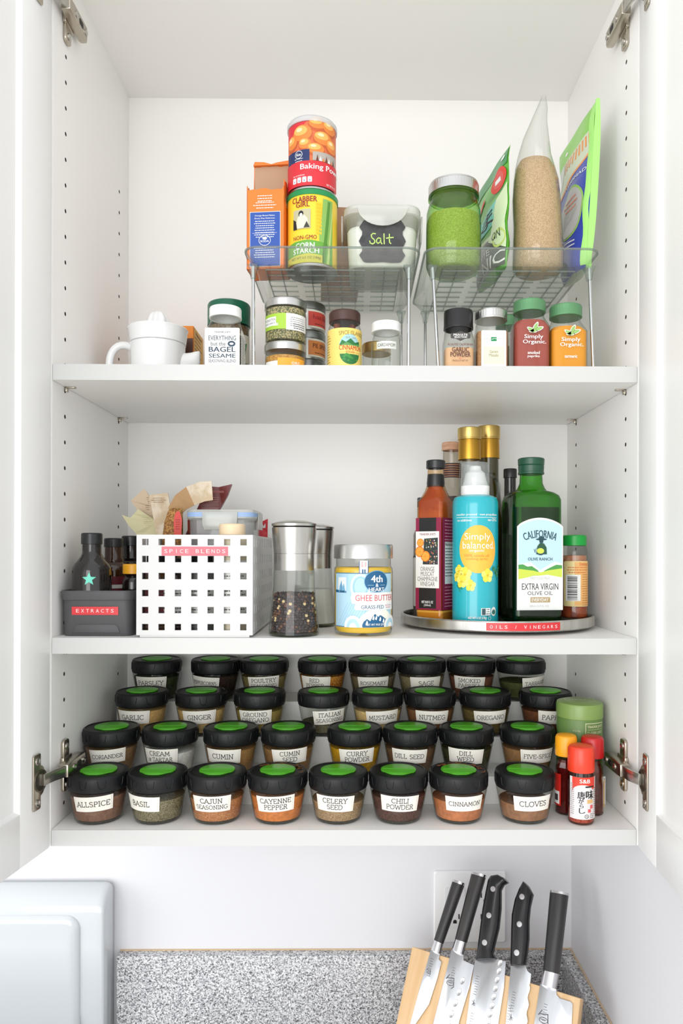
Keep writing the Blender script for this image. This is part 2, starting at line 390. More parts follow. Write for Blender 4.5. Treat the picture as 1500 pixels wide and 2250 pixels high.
def hinge(sx, z, ang):
    h = node('hinge', cab, (sx*CW, -d/2, z-zBot))
    def X(x): return -sx*x                                     # x = distance off the side panel towards the middle
    g = G()                                                    # mounting plate with two wings
    for up in (1, -1):
        pts = [(p[0]+.037, p[1]+up*.020) for p in rrect(.017, .024, .005, 0)]
        g.prism(pts, X(.0004), X(.0042), 'x')
    g.prism([(.026, -.011), (.052, -.011), (.052, .011), (.026, .011)], X(.0004), X(.005), 'x')
    g.build('mounting_plate', NICKEL, h, bev=.0007)
    for up in (1, -1):
        Ts = Matrix.Translation((X(.0042), .037, up*.0235)) @ Matrix.Rotation(-sx*PI/2, 4, 'Y')
        G().lathe([(.0042, 0), (.0042, .0012), (.0034, .0018), (.0014, .0006), (0, .0006)], 16, 0, Ts).build('screw', STEEL, h)
    g = G()                                                    # arm: U channel running into the cabinet
    def ch(y): 
        hh = .0085 if y > .02 else .0075
        return [(X(.005), y, -hh), (X(.0165), y, -hh), (X(.0165), y, hh), (X(.005), y, hh)]
    g.loft([ch(.010), ch(.024), ch(.066), [(X(.005), .074, -.006), (X(.013), .074, -.006), (X(.013), .074, .006), (X(.005), .074, .006)]])
    g.build('arm', NICKEL, h, bev=.0011)
    G().prism([(p[0]+.046, p[1]) for p in rrect(.012, .007, .002, 0)], X(.0164), X(.0168), 'x').build('slot', M('dark_slot', (25, 24, 22), .6), h)
    for y in (.030, .062):
        Ts = Matrix.Translation((X(.0164), y, 0)) @ Matrix.Rotation(-sx*PI/2, 4, 'Y')
        G().lathe([(.0038, 0), (.0038, .001), (.0028, .0016), (.0012, .0004), (0, .0004)], 16, 0, Ts).build('screw', STEEL, h)
    a = math.radians(ang); dy = -.0035                          # cup plate screwed to the door
    ds = Vector((sx*math.sin(a), -math.cos(a), 0)); dt = Vector((-sx*math.cos(a), -math.sin(a), 0))
    Td = Matrix((ds, dt, Vector((0, 0, 1)))).transposed().to_4x4(); Td.translation = Vector((0, dy, 0))
    g = G()
    pl = [(.0235, -.032), (.036, -.032), (.0375, -.030), (.0375, .030), (.036, .032), (.0235, .032), (.0225, .030), (.0225, .0175)]+_arc(.0225, 0, .010, .0175, 90, 270, 10)[1:-1]+[(.0225, -.0175), (.0225, -.030)]
    g.prism(pl, .0003, .0022, 'y', 0, Td).build('cup_plate', NICKEL, h, bev=.0006)
    Tc = Td @ Matrix.Translation((.0235, .0022, 0)) @ Matrix.Rotation(-PI/2, 4, 'X')
    G().lathe([(.0128, 0), (.0128, .001), (.0112, .0012), (.0105, .0004), (0, .0004)], 28, 0, Tc).build('cup', M('hinge_cup', (120, 114, 104), .35, 1), h)
    for up in (1, -1):
        Ts = Td @ Matrix.Translation((.030, .0022, up*.024)) @ Matrix.Rotation(-PI/2, 4, 'X')
        G().lathe([(.0042, 0), (.0042, .001), (.0034, .0015), (.0013, .0004), (0, .0004)], 16, 0, Ts).build('screw', STEEL, h)
    p0 = Td @ Vector((.021, .004, 0)); p1 = Vector((X(.0135), .012, 0))
    g = G(); dr = (p1-p0).normalized(); sd = Vector((-dr.y, dr.x, 0))*.002
    for (k, hh) in ((0, .0068),):
        g.loft([[tuple(p+sd+Vector((0, 0, -hh))), tuple(p-sd+Vector((0, 0, -hh))), tuple(p-sd+Vector((0, 0, hh))), tuple(p+sd+Vector((0, 0, hh)))] for p in (p0, (p0+p1)/2+sd, p1)])
    g.build('link', STEEL, h, bev=.0008)
for z in (E-.2645, E+.663):
    hinge(-1, z, 7.5); hinge(1, z, -3)
# ================================================================ counter, backsplash, range
def granite():
    m = bpy.data.materials.new('grey_granite'); m.use_nodes = True; nt = m.node_tree; N = nt.nodes; L = nt.links; b = N['Principled BSDF']
    b.inputs['Roughness'].default_value = .22; tc = N.new('ShaderNodeTexCoord')
    v = N.new('ShaderNodeTexVoronoi'); v.inputs['Scale'].default_value = 640; L.new(tc.outputs['Object'], v.inputs[0])
    n = N.new('ShaderNodeTexNoise'); n.inputs['Scale'].default_value = 300; n.inputs['Detail'].default_value = 4; L.new(tc.outputs['Object'], n.inputs[0])
    sp = N.new('ShaderNodeSeparateColor'); L.new(v.outputs['Color'], sp.inputs[0])
    r = N.new('ShaderNodeValToRGB'); L.new(sp.outputs[0], r.inputs[0]); cr = r.color_ramp; cr.interpolation = 'CONSTANT'
    cr.elements[0].color = lin((104, 104, 108)); cr.elements[1].position = .09; cr.elements[1].color = lin((158, 158, 162))
    for p, c in ((.27, (196, 197, 200)), (.52, (218, 218, 219)), (.8, (236, 236, 235))):
        e = cr.elements.new(p); e.color = lin(c)
    r2 = N.new('ShaderNodeValToRGB'); L.new(n.outputs[0], r2.inputs[0]); e = r2.color_ramp.elements
    e[0].position = .34; e[0].color = lin((118, 118, 122)); e[1].position = .52; e[1].color = (1, 1, 1, 1)
    mx = N.new('ShaderNodeMix'); mx.data_type = 'RGBA'; mx.blend_type = 'MULTIPLY'; mx.inputs[0].default_value = .85
    L.new(r.outputs[0], mx.inputs[6]); L.new(r2.outputs[0], mx.inputs[7]); L.new(mx.outputs[2], b.inputs['Base Color']); m.diffuse_color = lin((190, 190, 192)); return m
GRAN = granite(); zC = E-.757; zG = E-.639
gx0 = Xat(256, WB-.019, 2100)
tag(G().box(gx0, WR-.0005, -.33, WB-.0005, zC-.03, zC-.0005).build('countertop', GRAN, bev=.002), 'grey speckled granite countertop under the knives', 'countertop')
bs = thing('granite_backsplash', 'low grey speckled granite splash strip along the back and right walls', 'backsplash', (0, WB-.01, zC))
def bsp(name, x0, x1, y0, y1, z0, z1, m=GRAN, bev=.0012):
    G().box(x0, x1, y0-(WB-.01), y1-(WB-.01), z0-zC, z1-zC).build(name, m, bs, bev=bev)
bsp('back_slab', gx0, WR-.0005, WB-.0195, WB-.0005, zC, zG)
bsp('side_slab', WR-.0195, WR-.0005, -.32, WB-.020, zC, zG)
CAULK = M('tan_caulk', (214, 186, 150), .7)
bsp('caulk_line', gx0, WR-.001, WB-.0022, WB-.0004, zG, zG+.0014, CAULK, 0)
bsp('caulk_line', WR-.0022, WR-.0004, -.32, WB-.003, zG, zG+.0014, CAULK, 0)
tag(G().box(gx0+.01, WR-.001, -.30, WB-.001, 0, zC-.0305).build('base_cabinet', WHITE), 'white base cabinet below the granite countertop', 'cabinet')
ENAMEL = M('white_enamel', (203, 208, 211), .16, coat=.6)
xr = gx0-.009
rg = thing('kitchen_range', 'glossy white range with a rounded control backguard beside the granite', 'stove', (xr-.38, 0, 0))
def rgp(g, name, m, **k):
    return g.build(name, m, rg, **k)
def rx(x): return x-(xr-.38)
zb = E-.524
g = G().box(rx(xr-.76), rx(xr), -.33, WB-.004, 0, zC-.006); rgp(g, 'oven_body', ENAMEL, bev=.006)
g = G()                                                       # backguard: rounded box, front slightly raked
pts = [(-.044, zC-.004), (-.050, zC+.05), (-.050, zb-.030), (-.046, zb-.018), (-.036, zb-.009), (-.02, zb-.002), (-.01, zb), (-.002, zb-.006), (-.002, zC-.004)]
pts = [(WB-.002+y, z) for y, z in pts]
def sec(x, k): 
    cy, cz = WB-.027, (zb+zC)/2
    return [(x, cy+(y-cy)*k, cz+(z-cz)*(1-(1-k)*.6)) for y, z in pts]
g.loft([sec(rx(xr-.76), .8), sec(rx(xr-.755), 1), sec(rx(xr-.012), 1), sec(rx(xr-.005), .985), sec(rx(xr-.001), .94), sec(rx(xr), .86)])
rgp(g, 'backguard', ENAMEL, smooth=50)
ys = WB-.053
def fp(w_, h_, r_, y, cx_, cz_): return [(cx_+p[0], y, cz_+p[1]) for p in rrect(w_, h_, r_, 0, 8)]
gx, gz = rx(xr-.385), (zb+zC)/2-.012
g = G().loft([fp(.700, .192, .022, ys+.012, gx, gz), fp(.700, .192, .022, ys+.002, gx, gz), fp(.694, .186, .020, ys-.003, gx, gz), fp(.676, .168, .016, ys-.0055, gx, gz)])
rgp(g, 'front_panel', ENAMEL, smooth=60)
rgp(G().box(rx(xr-.755), rx(xr-.005), -.32, WB-.055, zC-.0055, zC-.001), 'cooktop', M('black_glass_top', (22, 22, 24), .08), bev=.002)
# ================================================================ outlet
oc = at(1031, 1990, WB); ol = thing('wall_outlet', 'white double wall outlet plate behind the knives', 'outlet', (oc.x, WB, oc.z))
pw, ph = wid(158, WB), wid(156, WB)
OUTW = M('outlet_plastic', (238, 238, 238), .3)
G().loft([[(p[0]*k, y, p[1]*k) for p in rrect(pw, ph, .004, 0)] for k, y in ((1, -.0004), (1, -.003), (.97, -.0055))]).build('cover_plate', OUTW, ol)
for sx in (-1, 1):
    r = node('receptacle', ol, (sx*pw*.21, 0, 0))
    G().loft([[(p[0], y, p[1]) for p in rrect(.032, .066, .003, 0)] for y in (-.0056, -.0068)]).build('face', M('outlet_face', (232, 232, 233), .3), r)
    DK = M('socket_dark', (35, 33, 32), .7)
    for zz in (.017, -.017):
        a = Art().rect(-.0075, zz-.001, -.0055, zz+.007, DK).rect(.0055, zz-.001, .0075, zz+.007, DK).poly([(-.003, zz-.008), (.003, zz-.008), (.003, zz-.005)]+_arc(0, zz-.005, .003, .003, 0, 180, 6)[1:], DK)
        a.build('slot', flat(-.0069), r)
# ================================================================ knife board and knives
TL = at(905, 2080, 1.10-CD); TR = at(1275, 2195, .971-CD); TR.z = TL.z
u = (TR-TL).normalized(); nh = Vector((u.y, -u.x, 0)); th = math.radians(30); s_, c_ = math.sin(th), math.cos(th)
vv = Vector((-nh.x*s_, -nh.y*s_, c_)); nn = u.cross(vv)
if nn.y > 0: nn = -nn
BP = Matrix((u, vv, nn)).transposed().to_4x4(); BP.translation = TL     # board plane frame: x across, y up the slope, z off the face
def board_uv(px, py, off=.002):
    d_ = ray(px, py); o = Vector((CX, -CD, E)); n = nn; p0 = TL+n*off; t = (p0-o).dot(n)/d_.dot(n); q = BP.inverted() @ (o+d_*t); return (q.x, q.y)
BW = (TR-TL).length; BL = (TL.z-zC)/c_
kb = thing('knife_board', 'leaning light maple knife board on the granite counter', 'knife block', tuple(TL+u*(BW/2)-vv*BL), 0)
KI = Matrix.Translation(kb.location).inverted()
MAPLE = M('maple_wood', (226, 192, 148), .5, c2=(214, 176, 128), scale=9, stretch=(9, .8, 3), lo=.35, hi=.65)
def local_build(g, name, m, par, frame, **k):
    o = g.build(name, m, par, **k); o.matrix_local = frame; return o
f0 = KI @ BP
# wooden slabs glued side by side
e0 = 0
for i, (a, b_) in enumerate(((0, .34), (.34, .7), (.7, 1))):
    g = G().add([], []); x0, x1 = a*BW, b_*BW
    g.prism([(x0, -BL+.0125), (x1, -BL+.0125), (x1, 0), (x0, 0)], -.020, 0, 'z')
    local_build(g, 'board', MAPLE, kb, f0, bev=.0012 if i in (0, 2) else .0003)
ft = G().box(-.10, .10, -.0, .05, .0005, .006)
o = ft.build('foot', MAPLE, kb, bev=.001); o.rotation_euler = (0, 0, math.atan2(u.y, u.x))
KB = M('knife_blade', (214, 216, 219), .24, 1, c2=(196, 198, 202), scale=60, stretch=(1, .1, 1), lo=.3, hi=.7)
KH = M('pakka_handle', (38, 37, 37), .38, c2=(52, 49, 47), scale=150, stretch=(1, .06, 1)); KR = M('riveted_handle', (22, 22, 24), .25)
BOL = M('bolster_steel', (212, 210, 212), .18, 1); MARK = M('etched_mark', (92, 92, 96), .5)
def kp(pts, off=.003): return [board_uv(840+x/3, 1850+y/3, off) for x, y in pts]
def knife(label, blade, handle, bol=None, cap=False, riv=None, curved=False, dim=None, marks=None, off=.0008, tip=None, serr=False, hz=.0085, group=None):
    B = kp(blade); c0 = Vector((sum(p[0] for p in B)/len(B), sum(p[1] for p in B)/len(B), .002))
    P = BP @ c0; k = thing('kitchen_knife', label, 'knife', tuple(P)); fr = Matrix.Translation(P).inverted() @ BP
    local_build(G().prism(B, off, off+.002, 'z'), 'blade', KB, k, fr, bev=.0004)
    zc = off+.001
    def slab(H, name, m, hh, n=7):
        """rounded body: outline shrunk towards its centre line at front and back"""
        cx_ = sum(p[0] for p in H)/len(H); g = G(); rings = []
        mid = len(H)//2
        for i in range(n):
            t = -1+2*i/(n-1); kk = math.sqrt(max(0, 1-(abs(t)**2.6)*.92))
            # shrink sideways only, towards the local centre line
            ring = []
            for j, p in enumerate(H):
                q = H[len(H)-1-j]; m_ = ((p[0]+q[0])/2, (p[1]+q[1])/2)
                ring.append((m_[0]+(p[0]-m_[0])*(.25+.75*kk), m_[1]+(p[1]-m_[1])*(.25+.75*kk), zc+hh*t))
            rings.append(ring)
        g.loft(rings); return local_build(g, name, m, k, fr, smooth=50)
    slab(kp(handle), 'handle', KR if riv else KH, hz)
    if bol: slab(kp(bol), 'bolster', BOL, hz*.8)
    if cap: slab(kp(cap), 'end_cap', BOL, hz*.97)
    for p in riv or []:
        q = board_uv(840+p[0]/3, 1850+p[1]/3, hz)
        local_build(G().lathe([(.0038, zc+hz*.9), (.0038, zc+hz+.0001), (0, zc+hz+.0003)], 18, 0, None, q), 'rivet', BOL, k, fr)
    for p in dim or []:
        q = board_uv(840+p[0]/3, 1850+p[1]/3, .003)
        Td = Matrix.Translation((q[0], q[1], off+.0021)) @ Matrix.Rotation(-.35, 4, 'Z') @ Matrix.Diagonal((.6, 1, 1, 1))
        local_build(G().lathe([(.0050, .0000), (.0045, .0004), (.0025, .0001), (0, .0000)], 18, 0, Td), 'hollow', BOL, k, fr)
    if marks:
        a = Art()
        for kind, x, y, h in marks:
            q = board_uv(840+x/3, 1850+y/3, .003)
            if kind == 'sun':
                a.ring(q[0], q[1], h*.5, h*.3, h*.07, MARK).line([(q[0]-h*.55, q[1]+h*.5), (q[0]+h*.4, q[1]+h*.65), (q[0]+h*.55, q[1]-h*.3), (q[0]+h*.3, q[1]-h*.55)], h*.1, MARK).line([(q[0]-h*.3, q[1]+h*.05), (q[0]+h*.25, q[1]+h*.05)], h*.08, MARK).line([(q[0]-h*.3, q[1]+h*.9), (q[0]-h*.6, q[1]+h*.4)], h*.1, MARK)
            elif kind == 'twin':
                a.line([(q[0], q[1]-h*.6), (q[0], q[1]+h*.6)], h*.1, MARK).line([(q[0]-h*.4, q[1]+h*.3), (q[0]+h*.4, q[1]-h*.1)], h*.1, MARK).line([(q[0]-h*.35, q[1]-h*.5), (q[0], q[1]), (q[0]+h*.35, q[1]-h*.5)], h*.1, MARK)
            else: a.blurb(q[0]-.002, q[0]+.004, q[1], 8, .0032, .0009, MARK, al='l')
        def mp(x, y, o, off=off): return Vector((x, y, off+.0021+o))
        o = a.build('etching', mp, k, base=.0001, step=0); o.matrix_local = fr
    return k
knife('small paring knife with slim black handle, leftmost on the board', [(318, 710), (378, 738), (370, 772), (388, 790), (360, 900), (305, 1070), (190, 1240), (170, 1240), (245, 960)],
      [(343, 645), (462, 262), (534, 288), (394, 670)], [(320, 708), (343, 645), (394, 670), (378, 738)], [(462, 262), (468, 248), (540, 272), (534, 288)], marks=[('sun', 303, 860, .006), ('t', 325, 770, 0)])
knife('santoku knife with hollow-edged blade and black wood handle, second from left', [(455, 708), (532, 742), (534, 780), (603, 812), (572, 955), (505, 1180), (480, 1330), (400, 1500), (280, 1500), (330, 1210), (400, 930)],
      [(480, 640), (586, 212), (676, 236), (551, 664)], [(457, 706), (480, 640), (551, 664), (530, 744)], [(586, 212), (590, 196), (682, 220), (676, 236)], dim=[(527, 915), (505, 990), (482, 1062), (455, 1135), (432, 1200)], marks=[('sun', 445, 930, .011), ('t', 470, 830, 0)])
knife('wide santoku knife with hooked black three-rivet handle, third from left', [(608, 780), (740, 768), (812, 786), (800, 960), (765, 1180), (740, 1380), (680, 1500), (480, 1500), (550, 1200), (580, 980)],
      [(616, 778), (640, 600), (660, 440), (680, 330), (696, 250), (715, 222), (760, 215), (800, 236), (827, 268), (800, 284), (782, 320), (782, 440), (768, 570), (738, 690), (728, 740), (752, 768)], riv=[(730, 311), (703, 485), (675, 664)],
      dim=[(775, 800), (767, 853), (755, 910), (744, 966), (733, 1022), (722, 1080), (710, 1135), (698, 1190)], marks=[('twin', 600, 1060, .006), ('t', 625, 885, 0), ('t', 592, 1130, 0)], hz=.0095)
sr = [(968+6*math.sin(i*1.3)-i*1.6, 940+i*22) for i in range(25)]
knife('serrated bread knife with pointed black three-rivet handle, fourth from left', [(845, 815), (940, 812), (955, 850), (980, 870), (972, 930)]+sr+[(900, 1510), (770, 1510), (812, 1180)],
      [(843, 806), (846, 700), (848, 590), (852, 480), (872, 380), (900, 310), (930, 260), (965, 296), (994, 348), (975, 430), (966, 520), (966, 640), (955, 740), (942, 808)], riv=[(921, 362), (904, 543), (886, 731)], marks=[('twin', 846, 1155, .006), ('t', 866, 990, 0), ('t', 840, 1080, 0)], hz=.0095)
knife('broad knife with thick straight black handle, rightmost on the board', [(1038, 936), (1146, 970), (1146, 1006), (1168, 1030), (1240, 1052), (1253, 1070), (1246, 1200), (1230, 1380), (1160, 1500), (930, 1500), (990, 1250)],
      [(1060, 845), (1104, 335), (1222, 355), (1162, 872)], [(1042, 936), (1060, 845), (1162, 872), (1144, 972)], [(1104, 335), (1106, 318), (1224, 340), (1222, 355)], marks=[('sun', 1060, 1175, .012), ('t', 1075, 1070, 0)], hz=.0105)
# ================================================================ spice jars on the stepped riser
JZ = zS[2]
XR0, XR1 = -.343, .3425
rs = thing('stepped_riser', 'white stepped shelf riser under the rows of spice jars', 'shelf riser', (0, .19, JZ))
RW = M('riser_white', (238, 238, 235), .4)
for i, (y0, y1, h) in enumerate(((.0885, .152, .037), (.153, .219, .073), (.220, .288, .109))):
    g = G().box(XR0, XR1, y0-.19, y1-.19, h-.005, h-.0003).box(XR0, XR1, y0-.19, y0-.19+.004, .0003, h-.005)
    g.box(XR0, XR0+.004, y0-.186, y1-.19, .0003, h-.005).box(XR1-.004, XR1, y0-.186, y1-.19, .0003, h-.005)
    g.build('step', RW, rs, smooth=0)
JG = glass('jar_glass', (247, 248, 245), (186, 188, 176))
def jr(z): return .0292+(.0352-.0292)*min(1, max(0, (z-.004)/.032))
gl = G().lathe([(0, .0010), (.024, .0004), (.0275, .0012), (.0290, .004), (jr(.02), .020), (jr(.036), .036), (.0354, .0375), (.0354, .0395), (.034, .041), (.034, .047)], 48)
BASEG = M('jar_base_glass', (58, 56, 50), .15)
gb = G().lathe([(0, .0014), (.0262, .0010), (.0276, .0035), (.0268, .0046), (0, .0046)], 40)
ld = G().lathe([(.0355, .0405), (.0360, .0405), (.0367, .0425), (.0369, .0555), (.0360, .0585), (.0348, .0597), (.0335, .0597), (.0328, .0588), (0, .0588)], 64)
for i in range(10):
    a0 = 2*PI*(i+.35)/10; P = []
    for t in range(9):
        s = -1+t/4; P.append(((.03702)*math.cos(a0+s*.14), (.03702)*math.sin(a0+s*.14), .0555-.0105*math.sqrt(max(0, 1-abs(s)**2.4))))
    ld.tube(P, .00045, 5)
ld_me = None
def flap_pts():
    P = []
    for i in range(40):
        a = 2*PI*i/40; r = .0225; x, y = r*math.cos(a), r*math.sin(a)
        if y < 0: y = max(y, -.0215); x *= 1.0 if y > -.012 else .86
        P.append((x*.98, y))
    return P
GREENF = M('green_flap', (84, 178, 38), .35, bump=.15, scale=300); GREENF2 = GREENF
fl = G().prism(flap_pts(), .0589, .0605, 'z').box(-.0200, .0200, -.0008, .0008, .0604, .0609).box(-.013, .013, -.0185, -.0175, .0604, .0608)
CACHE = {}
def shared(key, g, name, mat, par, **k):
    if key not in CACHE:
        o = g.build(name, mat, par, **k); CACHE[key] = o.data; return o
    return link(name, CACHE[key], par)
def content(name, c1, c2, scale, bump):
    c1 = [min(240, v*1.10) for v in c1]; c2 = c2 and [min(240, v*1.15) for v in c2]; scale = scale*1.7 if scale >= 500 else scale
    return M('spice_'+name, c1, .85, 0, c2, scale, bump, 'voronoi' if c2 and scale >= 500 else 'noise', spec=.15, lo=.3, hi=.7)
def spice_jar(px, Y, z, words, dpx, look, c1, c2=None, scale=900, fill=.030, h=.0185, tilt=0, lw=.046, dust=None, wscale=None):
    p = at(px, 1700, Y); j = thing('spice_jar', look, 'jar', (p.x, Y, z), 0, 'small glass spice jars with black lids on the riser')
    D = Y+CD; view = math.atan2(p.x-CX, D)                   # the jars face the viewer's side of the kitchen
    shared('gl', gl, 'glass_body', JG, j); shared('gb', gb, 'glass_base', BASEG, j)
    o = shared('ld', ld, 'lid', BLACKP, j, smooth=40); o.rotation_euler[2] = random.uniform(-.3, .3)
    o2 = shared('fl', fl, 'flap', GREENF, j, bev=.0004); o2.rotation_euler[2] = random.uniform(-.12, .12)-view*.3
    f = fill; k = .0012; rnd = random.Random(words)
    prof = [(0, .0048), (jr(.005)-k, .0048)]+[(jr(q)-k, q) for q in (f*.4, f*.8, f)]+[(jr(f)*.6, f+.0012), (0, f+.0006)]
    G().lathe(prof, 36).build('spice', content(words.replace(' ', '_').replace('/', '_').lower(), c1, c2 or [v*.8 for v in c1], scale, .5), j)
    if dust: 
        tag_m = M('dust_'+words.lower(), dust, .9)
        a = Art(); rd = random.Random(3)
        for q in range(46):
            a_ = rd.uniform(-.4, 2.6); r_ = rd.uniform(.0245, .0345); a.ell(r_*math.cos(a_), r_*math.sin(a_), rd.uniform(.0012, .0034), rd.uniform(.0010, .0022), tag_m, 0, 8)
        a.build('spilled_powder', lambda u_, v_, o_: Vector((u_, v_, .0589+o_)), j, base=.00015 if 0 else .0004)
    a = Art(); hw = lw/2; zc = .0275 if h < .02 else .0268
    co, si = math.cos(tilt), math.sin(tilt)
    def r2(pts): return [(x*co-y*si, zc+x*si+y*co) for x, y in pts]
    a.poly(r2([(-hw, -h/2), (hw, -h/2), (hw, h/2), (-hw, h/2)]), PAPER, 0)
    for xx in (-hw+.0022, hw-.0022): a.line(r2([(xx, -h/2+.001), (xx, h/2-.001)]), .00022, M('label_rule', (190, 186, 176), .6), 1)
    L_ = words.split('/'); n = len(L_); lh = (.0062 if n == 1 else .0056)
    for i, t in enumerate(L_):
        cz = (n-1)/2*.0078-i*.0078
        nat = (sum(SER[c][0]+.1 for c in t.upper())-.1)*lh*1.05
        wmax = lw-.0075; x, y = -cz*si, cz*co
        sc = min(1, wmax/nat); hh = lh*(max(sc, .8))
        if t.startswith('of '):
            a.serif('OF', x-.0145, zc+y-.0012, .0036, INK, 1, .0042, rot=tilt); a.serif('TARTAR', x+.0035, zc+y, hh, INK, 1, .026, rot=tilt)
        else: a.serif(t, x, zc+y, hh, INK, 1, min(nat, wmax), rot=tilt)
    R0 = (jr(.02)); ang = math.asin(max(-.9, min(.9, dpx*D/F/R0))) - view*.55*0
    a.build('label', cyl(lambda z: jr(z)+.0001, ang), j, cut=.004)
    return j
R = [
 (.0415, 0, [
  (217, 'ALLSPICE', 7, (126, 92, 76), None, 300, .033, .06), (347, 'BASIL', -22, (138, 130, 104), (80, 74, 54), 700, .030, -.02),
  (477, 'CAJUN/SEASONING', -2, (190, 136, 92), (140, 84, 54), 900, .030, .02), (610, 'CAYENNE/PEPPER', 1, (202, 122, 64), None, 250, .033, .05),
  (743, 'CELERY/SEED', -6, (176, 148, 116), (120, 96, 70), 900, .026, -.03), (875, 'CHILI/POWDER', 0, (94, 66, 58), (68, 46, 42), 500, .032, -.03),
  (1007, 'CINNAMON', 6, (188, 118, 78), None, 200, .028, .0), (1152, 'CLOVES', 6, (150, 108, 80), None, 200, .024, .02)]),
 (.115, .037, [
  (245, 'CORIANDER', 7, (142, 110, 76), (118, 88, 58), 700, .035, .06), (374, 'CREAM/of TARTAR', -10, (226, 222, 216), None, 200, .030, .02),
  (507, 'CUMIN', -9, (160, 124, 76), (138, 102, 62), 600, .034, .0), (633, 'CUMIN/SEED', 8, (166, 128, 82), (110, 76, 46), 1000, .034, .06),
  (779, 'CURRY/POWDER', 5, (196, 148, 28), None, 200, .035, .03), (901, 'DILL SEED', -6, (128, 98, 74), (84, 62, 46), 1000, .034, -.02),
  (1024, 'DILL/WEED', -9, (74, 74, 46), (44, 46, 30), 900, .033, -.04), (1158, 'FIVE-SPICE', 12, (148, 110, 74), None, 300, .034, .0)]),
 (.182, .073, [
  (312, 'GARLIC', -7, (206, 168, 108), None, 200, .035, .0), (442, 'GINGER', 5, (214, 178, 118), None, 200, .035, .03),
  (570, 'GROUND/OREGANO', -4, (160, 140, 78), None, 400, .034, .04), (710, 'ITALIAN/SEASONING', 16, (128, 122, 98), (84, 80, 58), 800, .016, .06),
  (829, 'MUSTARD', 10, (230, 190, 130), None, 200, .034, .05), (944, 'NUTMEG', 0, (132, 90, 60), None, 300, .035, -.01),
  (1065, 'OREGANO', 4, (124, 108, 66), (70, 60, 34), 900, .035, .03), (1197, 'PAPRIKA', 9, (112, 70, 46), None, 300, .034, -.03)]),
 (.249, .109, [
  (344, 'PARSLEY', -2, (66, 72, 46), (40, 44, 28), 900, .034, .0), (473, 'PEPPERCORNS', -17, (62, 46, 40), (30, 22, 20), 500, .036, -.06),
  (580, 'POULTRY/SEASONING', 4, (142, 128, 84), None, 500, .035, .06), (707, 'RED/PEPPER', -14, (150, 52, 26), (214, 160, 70), 700, .036, .0),
  (818, 'ROSEMARY', 0, (136, 122, 98), (100, 88, 66), 900, .035, .03), (925, 'SAGE', 6, (148, 134, 104), None, 500, .035, .01),
  (1034, 'SMOKED/PAPRIKA', -11, (128, 84, 66), None, 300, .035, -.03), (1143, 'TARRAGON', 25, (96, 100, 62), (66, 70, 42), 900, .027, .06)])]
TONE = dict(ALLSPICE='dusty brown powder', BASIL='dried green-grey leaves', **{'CAJUN/SEASONING': 'speckled orange-brown seasoning', 'CAYENNE/PEPPER': 'bright orange-red powder', 'CELERY/SEED': 'fine tan seeds', 'CHILI/POWDER': 'dark maroon-brown powder'}, CINNAMON='orange-brown powder and dust on its lid', CLOVES='reddish brown powder')
ROWN = ['front row', 'second row', 'third row', 'back row']
for ri, (Y, z, lst) in enumerate(R):
    for (px, wds, dpx, c1, c2, scl, fill, tilt) in lst:
        nm = wds.replace('/of ', ' of ').replace('/', ' ').lower()
        lab = 'black-lidded glass jar labelled %s, %s' % (nm.upper(), (TONE.get(wds, '')+', '+ROWN[ri]) if wds in TONE else ROWN[ri]+' of the riser')
        spice_jar(px, Y, JZ+z+.0003, wds, dpx, lab, c1, c2, scl, fill, .0185 if '/' not in wds else .0195, tilt*.8, dust={'CINNAMON': (150, 88, 52), 'CAYENNE/PEPPER': (132, 88, 40)}.get(wds))
# ================================================================ tin and shakers at the right
X = .3135; t = thing('spice_tin', 'round olive green spice tin with embossed lid, behind the small shakers', 'tin', (X, .107, JZ+.0373))
OLV = M('olive_tin', (132, 160, 86), .3); OLV2 = M('olive_print', (100, 132, 68), .4); CRM = M('cream_print', (226, 224, 190), .5)
H = .096
G().lathe([(0, .0004), (.0292, .0004), (.030, .0012), (.030, H-.020), (.0290, H-.018)], 48).build('body', OLV2, t)
G().lathe([(.0296, H-.021), (.0306, H-.020), (.0306, H-.004), (.0295, H-.0012), (.026, H-.0004), (.024, H), (.0225, H+.0006), (0, H+.0004)], 48).build('lid', OLV, t)
a = Art().rect(-.003, H-.052, .026, H-.024, CRM, 0).rect(-.0022, H-.0512, .0252, H-.0248, OLV2, 1).text("TRADER JOE'S", .0115, H-.029, .0042, CRM, 2, .024, .02).line([(0, H-.0325), (.023, H-.0325)], .0004, CRM, 2).text('D GEEK JOET', .0115, H-.037, .0042, CRM, 2, .0235, .02).text('is to the', -.014, H-.034, .003, CRM, 1, .009)
a.build('label', cyl(.0301, .05), t, cut=.003)
Art().ring(0, 0, .020, .020, .0006, CRM, 0).text('SPICE', 0, 0, .005, CRM, 0, .02).build('emboss', lambda x, y, o: Vector((x, y, H+.0007+o)), t)
def shaker(px, Y, r, H, capc, glassc, look, facets=False, caph=.026, rr_=None):
    p = at(px, 1700, Y); t = thing('spice_shaker', look, 'shaker', (p.x, Y, JZ))
    n = 10 if facets else 36; hb = H-caph
    prof = [(0, .0006), (r*.92, .0006), (r, .003)]+([(r*1.02, hb*.55), (r*.94, hb*.62), (r, hb*.7), (r*.96, hb*.82), (r*.8, hb*.9)] if facets else [(r, hb*.88), (r*.92, hb*.95)])+[(r*.86, hb), (r*.86, hb+.004)]
    G().lathe(prof, n).build('glass_body', glassc, t, smooth=25 if facets else 40)
    G().lathe([(r*.84, hb), (r*1.0, hb), (r*1.02, hb+.0015), (r*1.0, H-.004), (r*.9, H-.001), (r*.75, H), (0, H+.0004)], 40).build('cap', capc, t)
    return t, hb
SG = glass('sauce_glass', (236, 222, 214), (150, 110, 100))
